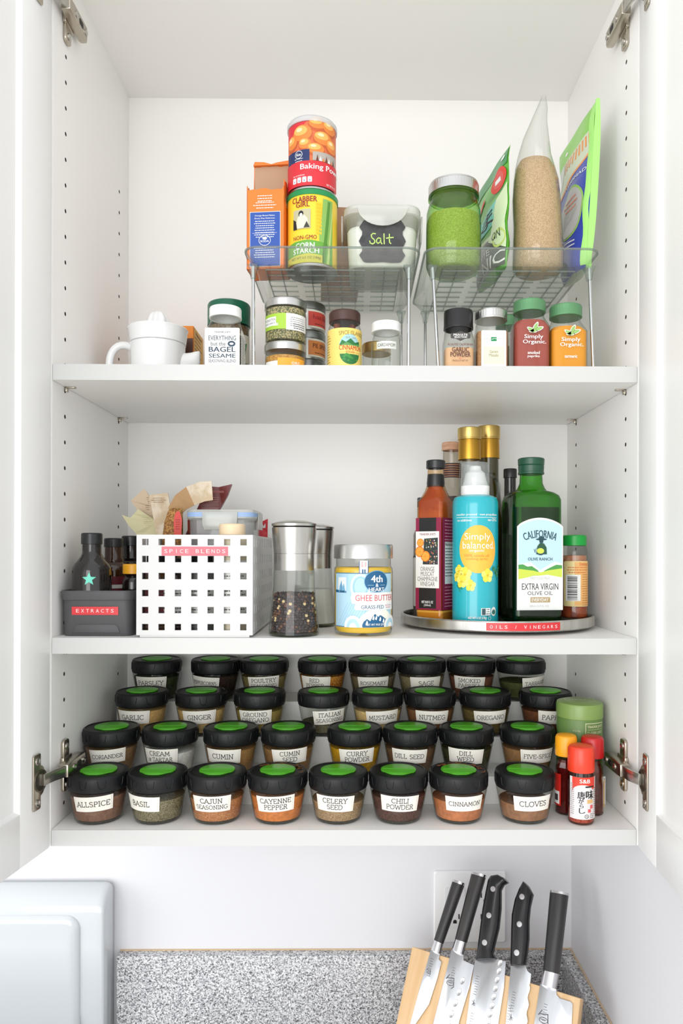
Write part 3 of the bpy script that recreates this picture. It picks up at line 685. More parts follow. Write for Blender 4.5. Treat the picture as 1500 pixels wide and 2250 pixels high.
t, hb = shaker(1243, .058, .0135, .1000, M('amber_cap', (250, 168, 28), .3), SG, 'small faceted bottle of dark red sauce with orange-yellow cap', True)
G().lathe([(0, .002), (.0122, .003), (.0124, hb*.5), (.0112, hb*.62), (.0118, hb*.75), (.009, hb*.93), (0, hb*.93)], 10).build('sauce', M('dark_red_sauce', (88, 16, 18), .2), t, smooth=25)
Art().rect(-.012, .012, .001, .052, M('shaker_red_label', (206, 40, 30), .4), 0).rect(-.011, .014, -.001, .030, WH, 1).rect(-.009, .018, -.003, .026, C(70, 60, 58), 2).build('label', cyl(.0139, -.8), t, cut=.003)
t, hb = shaker(1301, .056, .0140, .0985, M('deep_red_cap', (196, 30, 34), .28), SG, 'small dark bottle with deep red cap, behind the front shaker', True)
G().lathe([(0, .002), (.0126, .003), (.0128, hb*.5), (.0116, hb*.62), (.0122, hb*.75), (.0092, hb*.93), (0, hb*.93)], 10).build('chili_oil', M('dark_chili', (74, 28, 22), .25, 0, (110, 40, 26), 400), t, smooth=25)
Art().rect(-.004, .010, .006, .045, M('shaker_gold_label', (236, 178, 52), .4), 0).build('label', cyl(.0144, 1.15), t, cut=.003)
t, hb = shaker(1276, .0265, .0160, .0945, M('orange_red_cap', (236, 66, 40), .3), SG, 'red-capped pepper shaker with Japanese lettering, frontmost on the right', False, .031)
G().lathe([(0, .0015), (.0145, .003), (.0148, .017), (.008, .0185), (0, .018)], 30).build('chili_powder', M('chili_powder', (204, 110, 84), .8, 0, (170, 60, 40), 900, kind='voronoi'), t)
RED = M('print_red', (226, 62, 42), .5); BLK = M('print_black', (26, 24, 26), .5)
a = Art().rect(-.0195, .008, .0195, .059, M('shaker_print_grey', (226, 222, 222), .5), 0).poly([(-.0155, .059), (.0145, .059), (.0145, .046)]+_arc(-.002, .040, .0135, .010, 20, 178, 8)+[(-.0155, .038)], RED, 1)
a.text('S&B', 0, .0545, .0048, WH, 2, .0125, .03).text('一', .006, .0475, .0016, BLK, 2, .0105, .05).text('味', .0062, .038, .0105, BLK, 2, .0105, .05).text('唐', -.0045, .0375, .0088, BLK, 2, .0085, .05).text('が', -.0045, .0305, .0060, BLK, 2, .006, .04).text('ら', -.0040, .0245, .0050, BLK, 2, .0045, .04).text('し', -.0035, .0185, .0065, BLK, 2, .007, .04)
a.rect(.0025, .0275, .0105, .032, M('print_sand', (222, 180, 120), .5), 2).rect(.0065, .021, .0105, .0255, M('print_pink', (222, 96, 96), .5), 2).rect(.0035, .0165, .0075, .0205, M('print_pink', (222, 96, 96), .5), 2).ring(.002, .0118, .0026, .0024, .0005, BLK, 2).text('5g', .002, .0118, .0022, BLK, 2).blurb(.006, .0125, .0145, 3, .0022, .0012, C(130, 120, 120), 2).blurb(.0125, .0185, .045, 14, .0024, .0012, C(120, 70, 70), 2).blurb(-.0185, -.0125, .05, 16, .0024, .0011, C(150, 140, 140), 2)
a.build('label', cyl(.0161, 0), t, cut=.002)
# ================================================================ top shelf: standing on the shelf
Z1 = zS[0]
CER = M('white_ceramic', (243, 244, 244), .12, coat=.5)
Y = .13; p = at(347, 780, Y); k = wid(1, Y)
t = thing('citrus_juicer', 'white ceramic citrus juicer with handle and spout at the left end of the top shelf', 'juicer', (p.x, Y, Z1))
hz = Zat(748, Y-.03)-Z1
G().lathe([(0, .0003), (.030, .0003), (.0345, .002), (.0362, .010), (.0366, hz-.002), (.0372, hz), (.0345, hz), (.034, .01), (0, .006)], 48).build('cup', CER, t)
hb = Zat(712, Y-.03)-Z1
G().lathe([(.033, hz-.004), (.0345, hz+.0005), (.0375, hz+.0015), (.0395, hb-.004), (.0408, hb-.001), (.0402, hb), (.0385, hb-.001), (.036, hb-.010), (.020, hb-.014), (0, hb-.014)], 48).build('bowl', CER, t)
n = 48; vs = []; tip = Zat(688, Y)-Z1
g = G(); rings = []
for q in range(9):
    f = q/8; r0 = .0165*math.cos(f*1.45)**.8+.0006; z = hb-.014+(tip-hb+.014)*math.sin(f*PI/2)**.9
    rings.append([(r0*(1+.10*math.cos(8*2*PI*i/n)*(1-f*.6))*math.cos(2*PI*i/n), r0*(1+.10*math.cos(8*2*PI*i/n)*(1-f*.6))*math.sin(2*PI*i/n), z) for i in range(n)])
g.loft(rings).build('reamer', CER, t, smooth=60)
hx = -.0355
P = [(hx+.002, 0, hz-.004), (hx-.008, 0, hz+.000), (hx-.018, 0, hz-.001), (hx-.026, 0, hz-.008), (hx-.0305, 0, hz-.022), (hx-.030, 0, .010), (hx-.022, 0, .004), (hx+.002, 0, .004)]
def smooth_path(P, n=6):
    out = []; Q = [Vector(p) for p in P]; Q = [2*Q[0]-Q[1]]+Q+[2*Q[-1]-Q[-2]]
    for i in range(1, len(Q)-2):
        for j in range(n):
            s = j/n; a, b, c, d_ = Q[i-1:i+3]
            out.append(.5*((2*b)+(c-a)*s+(2*a-5*b+4*c-d_)*s*s+(3*b-a-3*c+d_)*s**3))
    return out+[Q[-2]]
G().tube(smooth_path(P), .0052, 12).build('handle', CER, t)
sp = G(); rings = []
for (x, hw, zl, zh) in ((.026, .018, .001, hz-.003), (.034, .0135, .004, hz-.005), (.040, .0100, .013, hz-.006), (.046, .0075, .021, hz-.006), (.052, .0055, .027, hz-.005), (.0565, .0035, .0325, hz-.005), (.0575, .0020, .0340, hz-.007)):
    rings.append([(x, hw*math.sin(2*PI*i/18), (zl+zh)/2+(zh-zl)/2*math.cos(2*PI*i/18)*(1 if math.cos(2*PI*i/18) < 0 else .8)) for i in range(18)])
sp.loft(rings).build('spout', CER, t, smooth=60)
# amber box behind the juicer
ORB = M('amber_carton', (246, 176, 58), .5); BRN = M('print_brown', (84, 44, 30), .5)
Y = .178; pr = at(425, 760, Y); h_ = Zat(718, Y)-Z1
t = thing('tea_box', 'small orange and yellow carton tucked behind the white juicer', 'box', (pr.x-.035, Y+.033, Z1))
o = G().box(-.035, .035, -.033, .033, .0003, h_).build('carton', M('orange_carton_side', (240, 146, 40), .5), t, bev=.0006)
a = Art().rect(-.034, .001, .034, h_-.001, M('orange_print', (238, 140, 36), .5), 0).rect(-.034, .040, .0345, h_-.018, BRN, 1).text('R', .0265, .051, .011, M('print_amber', (246, 180, 60), .5), 2, None, .03)
a.build('front_print', flat(-.033), t)
a = Art().rect(-.032, .001, .032, h_-.001, M('side_yellow', (246, 186, 74), .5), 0).blurb(-.026, .026, h_-.014, 13, .0056, .002, BRN, 1, al='l').text('Nutrition', 0, h_-.0075, .005, BRN, 1, .04, .02)
a.build('side_print', lambda x, z, o: Vector((.035+o, x, z)), t)
# seasoning jar with a white cap
def square_jar(name, px0, px1, pyt, Y, look, cap, content_mat, caph, neckr, fill, group=None, rz=0, cat='jar', gm=GLASS, shoulder=.014, capr=None, ribs=False, cr=.010, capw=None):
    """glass spice jar with a rounded square body, round neck and screw cap"""
    w_ = wid(px1-px0, Y-.02); pc = at((px0+px1)/2, 760, Y-.01)
    H = Zat(pyt, Y-.02)-Z1
    t = thing(name, look, cat, (pc.x, Y, Z1), rz, group)
    hb = H-caph-.003
    zs = hb-shoulder
    lv = [(.0003, w_*.9, w_*.9, cr), (.002, w_, w_, cr), (zs, w_, w_, cr), (zs+shoulder*.35, w_*.95, w_*.95, w_*.35), (zs+shoulder*.75, neckr*2.1, neckr*2.1, neckr*1.04), (hb, neckr*2, neckr*2, neckr), (hb+.004, neckr*2, neckr*2, neckr)]
    G().rr(lv, k=7, cap1=False).build('glass_body', gm, t)
    if content_mat:
        f = hb*fill; lv = [(.0035, w_*.88, w_*.88, cr*.85)]; ww = w_-.0028
        lv.append((.005, ww, ww, cr*.85)); lv.append((min(f, zs), ww, ww, cr*.85))
        if f > zs: lv.append((min(f, zs+shoulder*.5), ww*.86, ww*.86, ww*.33))
        G().rr(lv, k=6).build('spice', content_mat, t)
    cr_ = capr or neckr+.0022; z0 = H-caph
    prof = [(neckr*.98, z0), (cr_, z0), (cr_, z0+caph*.14), (cr_*.985, z0+caph*.2), (cr_*.985, H-.0022), (cr_*.95, H-.0006), (cr_*.84, H), (0, H)]
    g = G()
    if ribs:
        n = 72; rings = []
        for r_, z_ in prof[:-1]:
            kk = .010 if z0+caph*.16 < z_ < H-.001 else 0
            rings.append([(r_*(1+kk*(i % 2))*math.cos(2*PI*i/n), r_*(1+kk*(i % 2))*math.sin(2*PI*i/n), z_) for i in range(n)])
        g.loft(rings)
    else: g.lathe(prof, 48)
    g.build('cap', cap, t, smooth=28 if not ribs else 15)
    return t, w_, H, hb, zs
WCAP = M('white_cap', (243, 243, 241), .3)
t, w_, H, hb, zs = square_jar('seasoning_jar', 453, 531, 668, .055, 'square seasoning jar with white cap and white label reading EVERYTHING but the BAGEL SESAME', WCAP, M('sesame_mix', (190, 172, 142), .8, 0, (60, 52, 46), 700, .4, 'voronoi'), .0135, .0185, .70, capr=.0205, cr=.008)
NAVY = M('print_navy', (44, 66, 88), .5); LBW = M('label_white', (240, 239, 234), .5)
zt = Zat(722, .033)-Z1
a = Art().rect(-w_/2+.0005, .001, w_/2-.0005, zt, LBW, 0, .002)
def s2(py): return Zat(py, .033)-Z1
a.text("TRADER JOE'S", 0, s2(732), .0024, NAVY, 1, .020, .02).text('EVERYTHING', 0, s2(744.5), .0058, NAVY, 1, .034, .005).text('but the', -.005, s2(757), .0050, NAVY, 1, .018, .0).text('BAGEL', 0, s2(769.5), .0064, NAVY, 1, .033, .04).text('SESAME', 0, s2(783.5), .0050, NAVY, 1, .033, .03).text('SEASONING BLEND', 0, s2(794.5), .0038, NAVY, 1, .034, .0)
a.ring(.0115, s2(757), .0048, .0036, .0022, NAVY, 1)
a.build('label', flat(-w_/2), t)
a = Art().rect(-w_/2+.004, .001, w_/2-.004, zt-.001, LBW, 0, .002).blurb(-.016, .016, zt-.008, 16, .0033, .0013, NAVY, 1, al='l')
a.build('side_label', lambda x, z, o: Vector((w_/2+o, x, z)), t)
# large green-lidded shaker behind it
Y = .130; r = wid(46.5, Y); p = at(503, 760, Y); H = Zat(655, Y-r)-Z1
DGR = M('dark_green_lid', (18, 96, 70), .3)
t = thing('seasoning_shaker', 'large shaker jar with dark green lid behind the white-capped seasoning jar', 'jar', (p.x, Y, Z1))
G().lathe([(0, .0004), (r*.9, .0004), (r*.97, .003), (r*.97, H-.032), (r*.9, H-.028), (r*.9, H-.026)], 48).build('body', GLASS, t)
G().lathe([(0, .003), (r*.92, .004), (r*.92, H-.033), (0, H-.033)], 40).build('spice', M('brown_herbs', (150, 118, 74), .85, 0, (104, 82, 52), 600, .4, 'voronoi'), t)
G().lathe([(r*.9, H-.031), (r, H-.031), (r, H-.0035), (r*.96, H-.001), (r*.9, H), (0, H)], 56).build('lid', DGR, t)
a = Art().rect(-.03, .002, .03, H-.046, M('cream_label', (232, 226, 208), .5), 0).text('seasoning', .0205, .030, .0052, NAVY, 1, .024, .03).text('carne asoneta', .0185, .019, .0052, NAVY, 1, .027, .03).poly([(.009, .040), (.019, .040), (.022, .058), (.012, .056)], M('print_green', (30, 128, 60), .5), 1)
a.build('label', cyl(r*.97, .35), t, cut=.003)
# ---------------------------------------------------------------- clear trays on wire legs
TRAYP = glass('tray_plastic', (252, 253, 251), (216, 222, 218), haze=.03, rough=.04, refl=1.1)
def tray_rack(pl, pr_, lf0, lf1, lr, look, legr=None):
    y0, y1 = .028, .245; xa, xb = Xat(pl, y0, 543), Xat(pr_, y0, 543); cx_, cy_ = (xa+xb)/2, (y0+y1)/2
    W, Dp = xb-xa, y1-y0; zr, zf = Zat(543, y0)-Z1, Zat(583, y0+.016)-Z1
    t = thing('tray_rack', look, 'rack', (cx_, cy_, Z1))
    lv = [(zf, W-.026, Dp-.032, .014), (zf+.003, W-.019, Dp-.025, .015), (zr-.002, W-.003, Dp-.003, .018), (zr, W, Dp, .019)]
    lv2 = [(zr, W-.0045, Dp-.0045, .017), (zf+.004, W-.023, Dp-.029, .013), (zf+.0018, W-.030, Dp-.036, .012)]
    G().rr(lv+lv2, k=7).build('tray', TRAYP, t, smooth=30)
    RIB = glass('rib_plastic', (214, 220, 216), (150, 160, 156), haze=.16, rough=.05)
    G().rr([(zr-.0012, W+.0006, Dp+.0006, .0192), (zr+.0009, W+.0006, Dp+.0006, .0192), (zr+.0009, W-.004, Dp-.004, .0172), (zr-.0012, W-.004, Dp-.004, .0172), (zr-.0012, W+.0006, Dp+.0006, .0192)], k=7, cap0=False, cap1=False).build('rim', RIB, t)
    nx, ny = 9, 8
    for i in range(nx+1):
        if i in (2, 7) : continue
        x = (-.5+i/nx)*(W-.05); G().box(x-.0005, x+.0005, -Dp/2+.03, Dp/2-.03, zf-.0022, zf-.0001).build('rib', RIB, t, smooth=0)
    for j in range(ny+1):
        y = (-.5+j/ny)*(Dp-.06)
        for (u0, u1) in ((-.5, -.29), (-.24, .24), (.29, .5)):
            G().box(u0*(W-.05), u1*(W-.05), y-.0005, y+.0005, zf-.0016, zf-.0001).build('rib', RIB, t, smooth=0)
    for (px_t, px_b, yy) in ((lf0[0], lf0[1], y0+.020), (lf1[0], lf1[1], y0+.020)) + (((lr, lr, y1-.022),) if lr else ()) + (((legr, legr, y1-.022),) if legr else ()):
        X0 = Xat(px_t, yy, 600)-cx_; X1 = Xat(px_b, yy, 800)-cx_
        yy -= cy_
        g = G().tube([(X0, yy, zf-.0006), (X0*.9+X1*.1, yy, zf-.012), (X1, yy, .006), (X1, yy, .0022)], .0021, 12)
        g.build('leg', CHROME, t)
        G().rr([(.0002, .0064, .0064, .003), (.004, .0064, .0064, .003)], c=(X1, yy)).build('leg_cap', CLEARP, t)
        G().rr([(zf-.016, .006, .008, .002), (zf-.006, .009, .011, .003), (zf-.0002, .014, .016, .003)], c=(X0, yy)).build('bracket', CLEARP, t)
    return t, cx_, cy_, zf+.0020
tr1, c1x, c1y, zf1 = tray_rack(533, 925, (556, 557), (898, 897), 881, 'clear plastic tray on wire legs, the left one, holding the cans and salt', 592)
tr2, c2x, c2y, zf2 = tray_rack(934, 1323, (950, 963), (1294, 1303), 934, 'clear plastic tray on wire legs, the right one, holding bags and a green jar', None)
ZF = Z1+zf1
# ---------------------------------------------------------------- things in the left tray
ORG = M('orange_carton', (238, 124, 40), .45); KRAFT = M('inner_cardboard', (186, 152, 122), .8); BLU = M('print_blue', (40, 82, 168), .45)
Y = .062; p = at(586, 560, Y); w_ = wid(84, Y); zt = Zat(415, Y)-ZF; zb_ = Zat(364, Y+.04)-ZF
t = thing('baking_soda_box', 'torn-open orange carton with blue panel on the left tray', 'box', (p.x, Y+.022, ZF), -.10)
hw, hd = w_/2, .020
def torn(n, a, b, z, amp, seed): 
    rd = random.Random(seed); return [(a+(b-a)*i/n, z+rd.uniform(-amp, amp)) for i in range(n+1)]
g = G()
fr = [(-hw, .0003), (hw, .0003)]+torn(12, hw, -hw, zt, .0014, 4)
fr[2] = (hw, zt+.004); fr[-1] = (-hw, zt-.001)
g.prism(fr, -hd, -hd+.0008)
for sx in (-1, 1):
    sd = [(-hd, .0003), (hd, .0003), (hd, zb_-.004)]+torn(8, hd*.8, -hd, zt+.012 if sx > 0 else zt+.004, .003, 9+sx)
    g.prism(sd, sx*hw, sx*(hw-.0008), 'x')
g.box(-hw, hw, hd-.0008, hd, .0003, zb_); g.box(-hw, hw, -hd, hd, .0003, .0011)
g.build('carton', ORG, t, smooth=0)
g = G().prism([(-hw+.001, .002), (hw-.001, .002), (hw-.001, zb_-.003)]+torn(12, hw-.004, -hw+.004, zb_-.002, .0012, 2)+[(-hw+.001, zb_-.003)], hd-.0016, hd-.0009)
for sx in (-1, 1): g.box(sx*(hw-.0016), sx*(hw-.0009), -hd+.001, hd-.001, .002, zt+.001)
g.box(-hw+.001, hw-.001, -hd+.0009, -hd+.0014, .002, zt-.004)
g.build('cardboard_lining', KRAFT, t, smooth=0)
G().prism([(-hw, zb_-.002), (hw, zb_-.002), (hw-.001, zb_+.003), (hw*.3, zb_+.001), (0, zb_-.001), (-hw*.4, zb_+.002), (-hw+.002, zb_+.003)], hd-.006, hd+.0002).build('torn_flap', ORG, t)
G().box(-hw+.002, hw-.002, -hd+.002, hd-.002, .001, zt*.6).build('baking_soda', M('white_powder', (240, 240, 238), .9), t)
def s3(py): return Zat(py, Y)-ZF
a = Art().rect(-hw+.0045, .004, hw-.0055, s3(466), BLU, 0, .001).rect(-hw+.004, .0035, hw-.005, s3(465), WH, -.5).blurb(-.013, .011, s3(430), 3, .0034, .0014, WH, 0).blurb(-.016, .014, s3(445), 3, .0034, .0014, WH, 0)
a.text('Orange Brand Makes', -.001, s3(474), .0022, WH, 1, .026, .03).text('Every Day Delicious', -.001, s3(480), .0022, WH, 1, .026, .03).blurb(-.017, .015, s3(486), 8, .0029, .0012, WH, 1).line([(-.017, s3(512)), (.015, s3(512))], .0003, WH, 1)
a.ring(-.001, s3(528), .0078, .0068, .0006, WH, 1).text('SODA', -.001, s3(530), .0026, WH, 1, .011, .04).ell(-.001, s3(524), .003, .0016, WH, 1, 12).blurb(-.017, .015, s3(545), 5, .0029, .0012, WH, 1)
a.build('front_print', flat(-hd), t)
Art().rect(-.012, .002, .014, .032, M('print_dark', (58, 40, 44), .5), 0).blurb(-.014, .014, zt-.006, 4, .004, .0016, WH, 0).build('side_print', lambda x, z, o: Vector((hw+o, x, z)), t)
# corn starch can
YEL = M('print_yellow', (250, 214, 52), .45); GRN = M('print_leaf_green', (104, 170, 58), .45); MAR = M('print_maroon', (150, 34, 40), .45)
TINM = M('tin_rim', (200, 200, 198), .3, 1); GLID = M('green_can_lid', (26, 138, 76), .35)
Y = .083; r = wid(55.5, Y-.004); p = at(686, 500, Y); Hs = Zat(413, Y-r)-ZF
t = thing('corn_starch_can', 'yellow corn starch can with green lid, lower of the two stacked cans', 'can', (p.x, Y, ZF))
G().lathe([(r*.9, .0012), (r*.98, .0002), (r, .001), (r*.99, .003), (r*.985, .004), (r*.985, Hs-.006), (r*.9, Hs-.006)], 56, ms=[1, 1, 1, 1, 0, 0]).lathe([(0, .001), (r*.9, .0012)], 40, 1).build('body', [M('can_yellow', (248, 212, 56), .42), TINM], t)
G().lathe([(r*.985, Hs-.0078), (r+.0006, Hs-.0078), (r+.0008, Hs-.002), (r*.97, Hs), (r*.93, Hs-.001), (0, Hs-.001)], 56).build('lid', GLID, t)
def s4(py): return Zat(py, Y-r)-ZF
a = Art()
a.poly([(.014, .004), (.034, .004), (.034, Hs-.012), (.019, Hs-.012), (.0175, Hs-.035), (.014, Hs-.055)], M('husk_green', (138, 184, 92), .45), 1)
a.poly([(.017, .004), (.022, .004), (.030, Hs-.014), (.026, Hs-.014)], M('husk_dark', (84, 142, 52), .45), 2).poly([(.024, .004), (.028, .004), (.034, Hs-.030), (.033, Hs-.020)], M('husk_pale', (186, 212, 130), .45), 2)
for i in range(9):
    for j in range(3): a.ell(.0108+j*.0026, s4(447)-.0046*i, .0012, .0020, M('corn_kernel', (246, 196, 36), .4), 1, 8)
a.poly([(-.034, s4(533)), (-.02, s4(529)), (0, s4(527)), (.02, s4(531)), (.034, s4(534)), (.034, .004), (-.034, .004)], GRN, 2)
a.poly([(-.034, s4(562)), (.0, s4(557)), (.018, s4(560)), (.018, .004), (-.034, .004)], M('print_olive_yellow', (206, 200, 62), .45), 3)
a.text('CLABBER', -.006, s4(437), .0070, MAR, 3, .034, .03).text('GIRL', -.0075, s4(448.5), .0066, MAR, 3, .0185, .03)
a.rect(-.021, s4(502), .0030, s4(459), M('print_photo_grey', (190, 186, 150), .5), 2).poly([(-.019, s4(500)), (-.014, s4(476)), (-.008, s4(466)), (-.001, s4(480)), (.001, s4(500))], M('print_photo_pale', (226, 224, 200), .5), 3).ell(-.0095, s4(469), .0035, .0040, BLK, 4, 14).ell(-.0093, s4(472), .0022, .0026, WH, 5, 12).poly([(-.021, s4(502)), (-.021, s4(478)), (-.0165, s4(484)), (-.015, s4(502))], BLK, 4).poly([(-.006, s4(500)), (-.002, s4(486)), (.002, s4(500))], C(60, 60, 50), 4)
a.text('NON-GMO', -.005, s4(521), .0052, MAR, 3, .0315, .01).text('CORN', -.0045, s4(539.5), .0072, WH, 4, .0245, .05).text('STARCH', -.0035, s4(551), .0064, WH, 4, .034, .05).text('NET WT 6.5 OZ (184g)', -.004, s4(567), .0042, M('print_olive', (110, 110, 30), .5), 4, .040, .01)
a.build('label', cyl(r*.986, -.10), t, cut=.003)
# baking powder can on top
Z2c = ZF+Hs; r2 = wid(53, Y-.004); Hb = Zat(250, Y-r2)-Z2c
def s5(py): return Zat(py, Y-r2)-Z2c
t = thing('baking_powder_can', 'red baking powder can with muffin picture standing on the corn starch can', 'can', (p.x-.0005, Y+.001, Z2c))
G().lathe([(0, .0006), (r2*.93, .0004), (r2, .001), (r2*.99, .0035), (r2*.985, .005), (r2*.985, Hb-.006), (r2*.9, Hb-.006)], 56, ms=[1, 1, 1, 1, 0, 0]).build('body', [M('can_red', (214, 44, 56), .4), TINM], t)
G().lathe([(r2*.985, Hb-.0085), (r2+.0010, Hb-.0085), (r2+.0012, Hb-.003), (r2*.98, Hb-.0005), (r2*.92, Hb), (r2*.85, Hb-.001), (0, Hb-.001)], 56).build('lid', glass('milky_lid', (236, 238, 238), haze=.55, rough=.1), t)
a = Art(); rd = random.Random(5)
CUP = [M('muffin_gold', (240, 178, 92), .5), M('muffin_orange', (230, 132, 58), .5), M('muffin_crust', (196, 92, 44), .5), M('muffin_cream', (248, 222, 172), .5), M('muffin_dark', (112, 52, 34), .5)]
a.rect(-.038, s5(354), .044, Hb-.009, M('photo_warm', (222, 110, 66), .5), 0)
a.poly([(-.038, s5(300)), (-.038, Hb-.009), (-.004, Hb-.009), (-.014, s5(285)), (-.02, s5(300))], M('can_red', (214, 44, 56), .4), 1)
for (x, py, rx_, rz_) in ((.010, 268, .012, .009), (.028, 272, .012, .010), (-.010, 290, .014, .012), (.018, 300, .014, .010), (-.026, 305, .010, .010), (.032, 312, .011, .010), (.008, 325, .012, .008), (-.006, 314, .009, .008)):
    z = s5(py); a.ell(x, z-.002, rx_, rz_, CUP[2], 2, 20).ell(x, z, rx_*.92, rz_*.85, CUP[1], 3, 20).ell(x-rx_*.15, z+rz_*.25, rx_*.66, rz_*.5, CUP[0], 4, 18).ell(x-rx_*.25, z+rz_*.35, rx_*.3, rz_*.22, CUP[3], 5, 12)
a.poly([(.004, s5(333)), (.040, s5(330)), (.040, s5(352)), (.004, s5(352))], C(176, 168, 160), 6)
for q in range(7): a.poly([(.008+q*.004, s5(352)), (.010+q*.004, s5(338+q % 3*3)), (.0115+q*.004, s5(352))], [CUP[4], WH, CUP[1]][q % 3], 7)
NV = M('print_deep_navy', (26, 44, 96), .45)
a.rect(-.034, s5(353), .000, s5(328), NV, 7).ring(-.014, s5(337.5), .0052, .0050, .0006, WH, 8).text('Km', -.014, s5(337.5), .0036, WH, 8, .006, .05).blurb(-.020, -.008, s5(347), 2, .0028, .001, WH, 8)
a.rect(-.038, .004, .044, s5(353), M('can_red', (214, 44, 56), .4), 7)
a.text('Baking Powder', .0225, s5(367), .0090, WH, 8, .068, .035)
for q in range(4): a.rect(-.0225+q*.0068, s5(400), -.0172+q*.0068, s5(388), WH, 8, .001).rect(-.0205+q*.0068, s5(398), -.0192+q*.0068, s5(394), C(120, 140, 190), 9)
a.text('PER 1/8 TEASPOON', -.014, s5(384), .0018, WH, 8, .016).text('NET WT 8.1 OZ', .030, s5(401), .0028, WH, 8, .016)
a.build('label', cyl(r2*.986, -.05), t, cut=.003)
# brown carton behind the cans
p = at(770, 520, .16); hk = Zat(447, .13)-ZF
t = thing('cardboard_carton', 'plain brown carton standing behind the two stacked cans on the left tray', 'box', (p.x-.016, .165, ZF), .05)
G().box(-.026, .026, -.024, .024, .0003, hk).build('carton', M('kraft_carton', (182, 146, 112), .7), t, bev=.0005)
Art().rect(-.0255, .004, .0255, .030, M('carton_brown', (150, 108, 78), .6), 0).build('band', flat(-.024), t)
# salt container
LP = glass('locking_plastic', (238, 240, 234), (186, 192, 180), haze=.10, rough=.06)
Y0 = .050; wb = wid(168, Y0); p = at(840, 520, Y0); Y = Y0+.052; Hc = Zat(447, Y0)-ZF
t = thing('salt_container', 'clear locking container of salt with black chalkboard label', 'container', (p.x, Y, ZF))
hl = Hc-.012
G().rr([(.0004, wb*.86, .088, .014), (.002, wb*.88, .090, .016), (hl, wb*.965, .100, .018)], k=8, cap1=False).build('body', LP, t)
fs = Zat(492, Y0)-ZF
G().rr([(.002, wb*.85, .084, .014), (.004, wb*.87, .087, .015), (fs-.004, wb*.925, .094, .016), (fs, wb*.89, .09, .016), (fs+.001, wb*.5, .05, .016)], k=8).build('salt', M('salt', (244, 244, 242), .9, bump=.3, scale=900), t)
LP2 = glass('milky_locking_plastic', (240, 241, 236), (196, 200, 190), haze=.38, rough=.12)
G().rr([(hl-.001, wb*.97, .101, .018), (hl, wb*1.03, .107, .020), (Hc-.004, wb*1.03, .107, .020), (Hc-.001, wb*1.0, .104, .019), (Hc-.0012, wb*.93, .097, .017), (Hc-.0035, wb*.91, .095, .016)], k=8).build('lid', LP2, t)
cwid = wid(112, Y0)/2
pts = [(-cwid, 0), (cwid, 0)]+[(cwid*math.cos(a_)*.98, -.0235*math.sin(a_)) for a_ in [PI*i/14 for i in range(1, 14)]]
G().prism([(x, Hc-.006+z) for x, z in pts], -.0545, -.0560).build('front_clip', LP2, t, bev=.0004)
for sx in (-1, 1):
    G().prism([(y, Hc-.006-z) for y, z in [(-.03, 0), (.03, 0), (.027, .022), (.02, .03), (-.02, .03), (-.027, .022)]], sx*(wb*.515+.0008), sx*(wb*.515+.0028), 'x').build('side_clip', LP2, t, bev=.0004)
CH = M('chalkboard_label', (62, 62, 64), .75, 0, (74, 74, 76), 90); CK = M('chalk_green', (206, 240, 130), .8)
u0 = wid(52, Y0); zc_ = Zat(527, Y0)-ZF; hh = wid(46, Y0)
quarter = [(1, 0), (.93, .16), (.86, .30), (.86, .46), (.94, .58), (.98, .66), (.90, .80), (.80, .96), (.70, 1.0), (.35, 1.0), (0, .97)]
pts = [(x*u0, z*hh) for x, z in quarter]+[(-x*u0, z*hh) for x, z in quarter[::-1][1:]]+[(-x*u0, -z*hh) for x, z in quarter[1:]]+[(x*u0, -z*hh) for x, z in quarter[::-1][1:-1]]
a = Art().poly([(x, zc_+z) for x, z in pts], CH, 0)
def stroke(P, t_=.0013): a.line([(x*.001, zc_+z*.001) for x, z in P], t_, CK, 1)
stroke([(-9, 9.2), (-12, 9.6), (-14.2, 7.5), (-13.5, 4.5), (-11, 2.5), (-9.5, .5), (-10, -2), (-12.5, -3.4), (-15.5, -2.2), (-16, 0)])
stroke([(-2.2, 3.4), (-5, 4.2), (-7.2, 2.2), (-7.4, -1), (-5.5, -2.8), (-3, -1), (-2.0, 3), (-2, -1.5), (-.6, -3)])
stroke([(2.0, 9), (2.2, 3), (2.4, -3)]); stroke([(5.4, 3.8), (9, 4.4), (13.6, 4.8)]); stroke([(8.8, 8.6), (8.8, 3), (9.2, -1.6), (10.6, -2.6)])
def bodyfront(x, z, o): return Vector((x, -(.045+(.05-.045)*z/hl)-o-.0002, z))
a.build('chalk_label', bodyfront, t)
# ---------------------------------------------------------------- things in the right tray
GG = glass('green_mason_glass', (206, 234, 176), (50, 128, 54)); 
Y = .078; r = wid(60.5, Y-.006); p = at(996, 480, Y); Hm = Zat(374, Y-r)-ZF
t = thing('green_mason_jar', 'green glass mason jar of pale green grains with silver screw lid', 'jar', (p.x, Y, ZF))
rl = wid(55, Y-.006); hl = Hm-.017
G().lathe([(0, .002), (r*.8, .0004), (r*.93, .003), (r, .010), (r*1.0, hl*.6), (r*.985, hl*.78), (r*.9, hl*.90), (r*.84, hl*.95), (rl*.93, hl), (rl*.93, hl+.010)], 56, ).build('glass_body', GG, t)
G().lathe([(0, .003), (r*.78, .003), (r*.9, .006), (r*.965, .012), (r*.965, hl*.60), (r*.95, hl*.72), (r*.6, hl*.78), (0, hl*.775)], 48).build('grain', M('green_grain', (232, 218, 140), .85, 0, (196, 184, 100), 1300, .6, 'voronoi'), t)
def ribbed(prof, n, amp, z0, z1):
    rings = [[(r_*(1+(amp if z0 < z_ < z1 else 0)*(i % 2))*math.cos(2*PI*i/n), r_*(1+(amp if z0 < z_ < z1 else 0)*(i % 2))*math.sin(2*PI*i/n), z_) for i in range(n)] for r_, z_ in prof]
    return G().loft(rings)
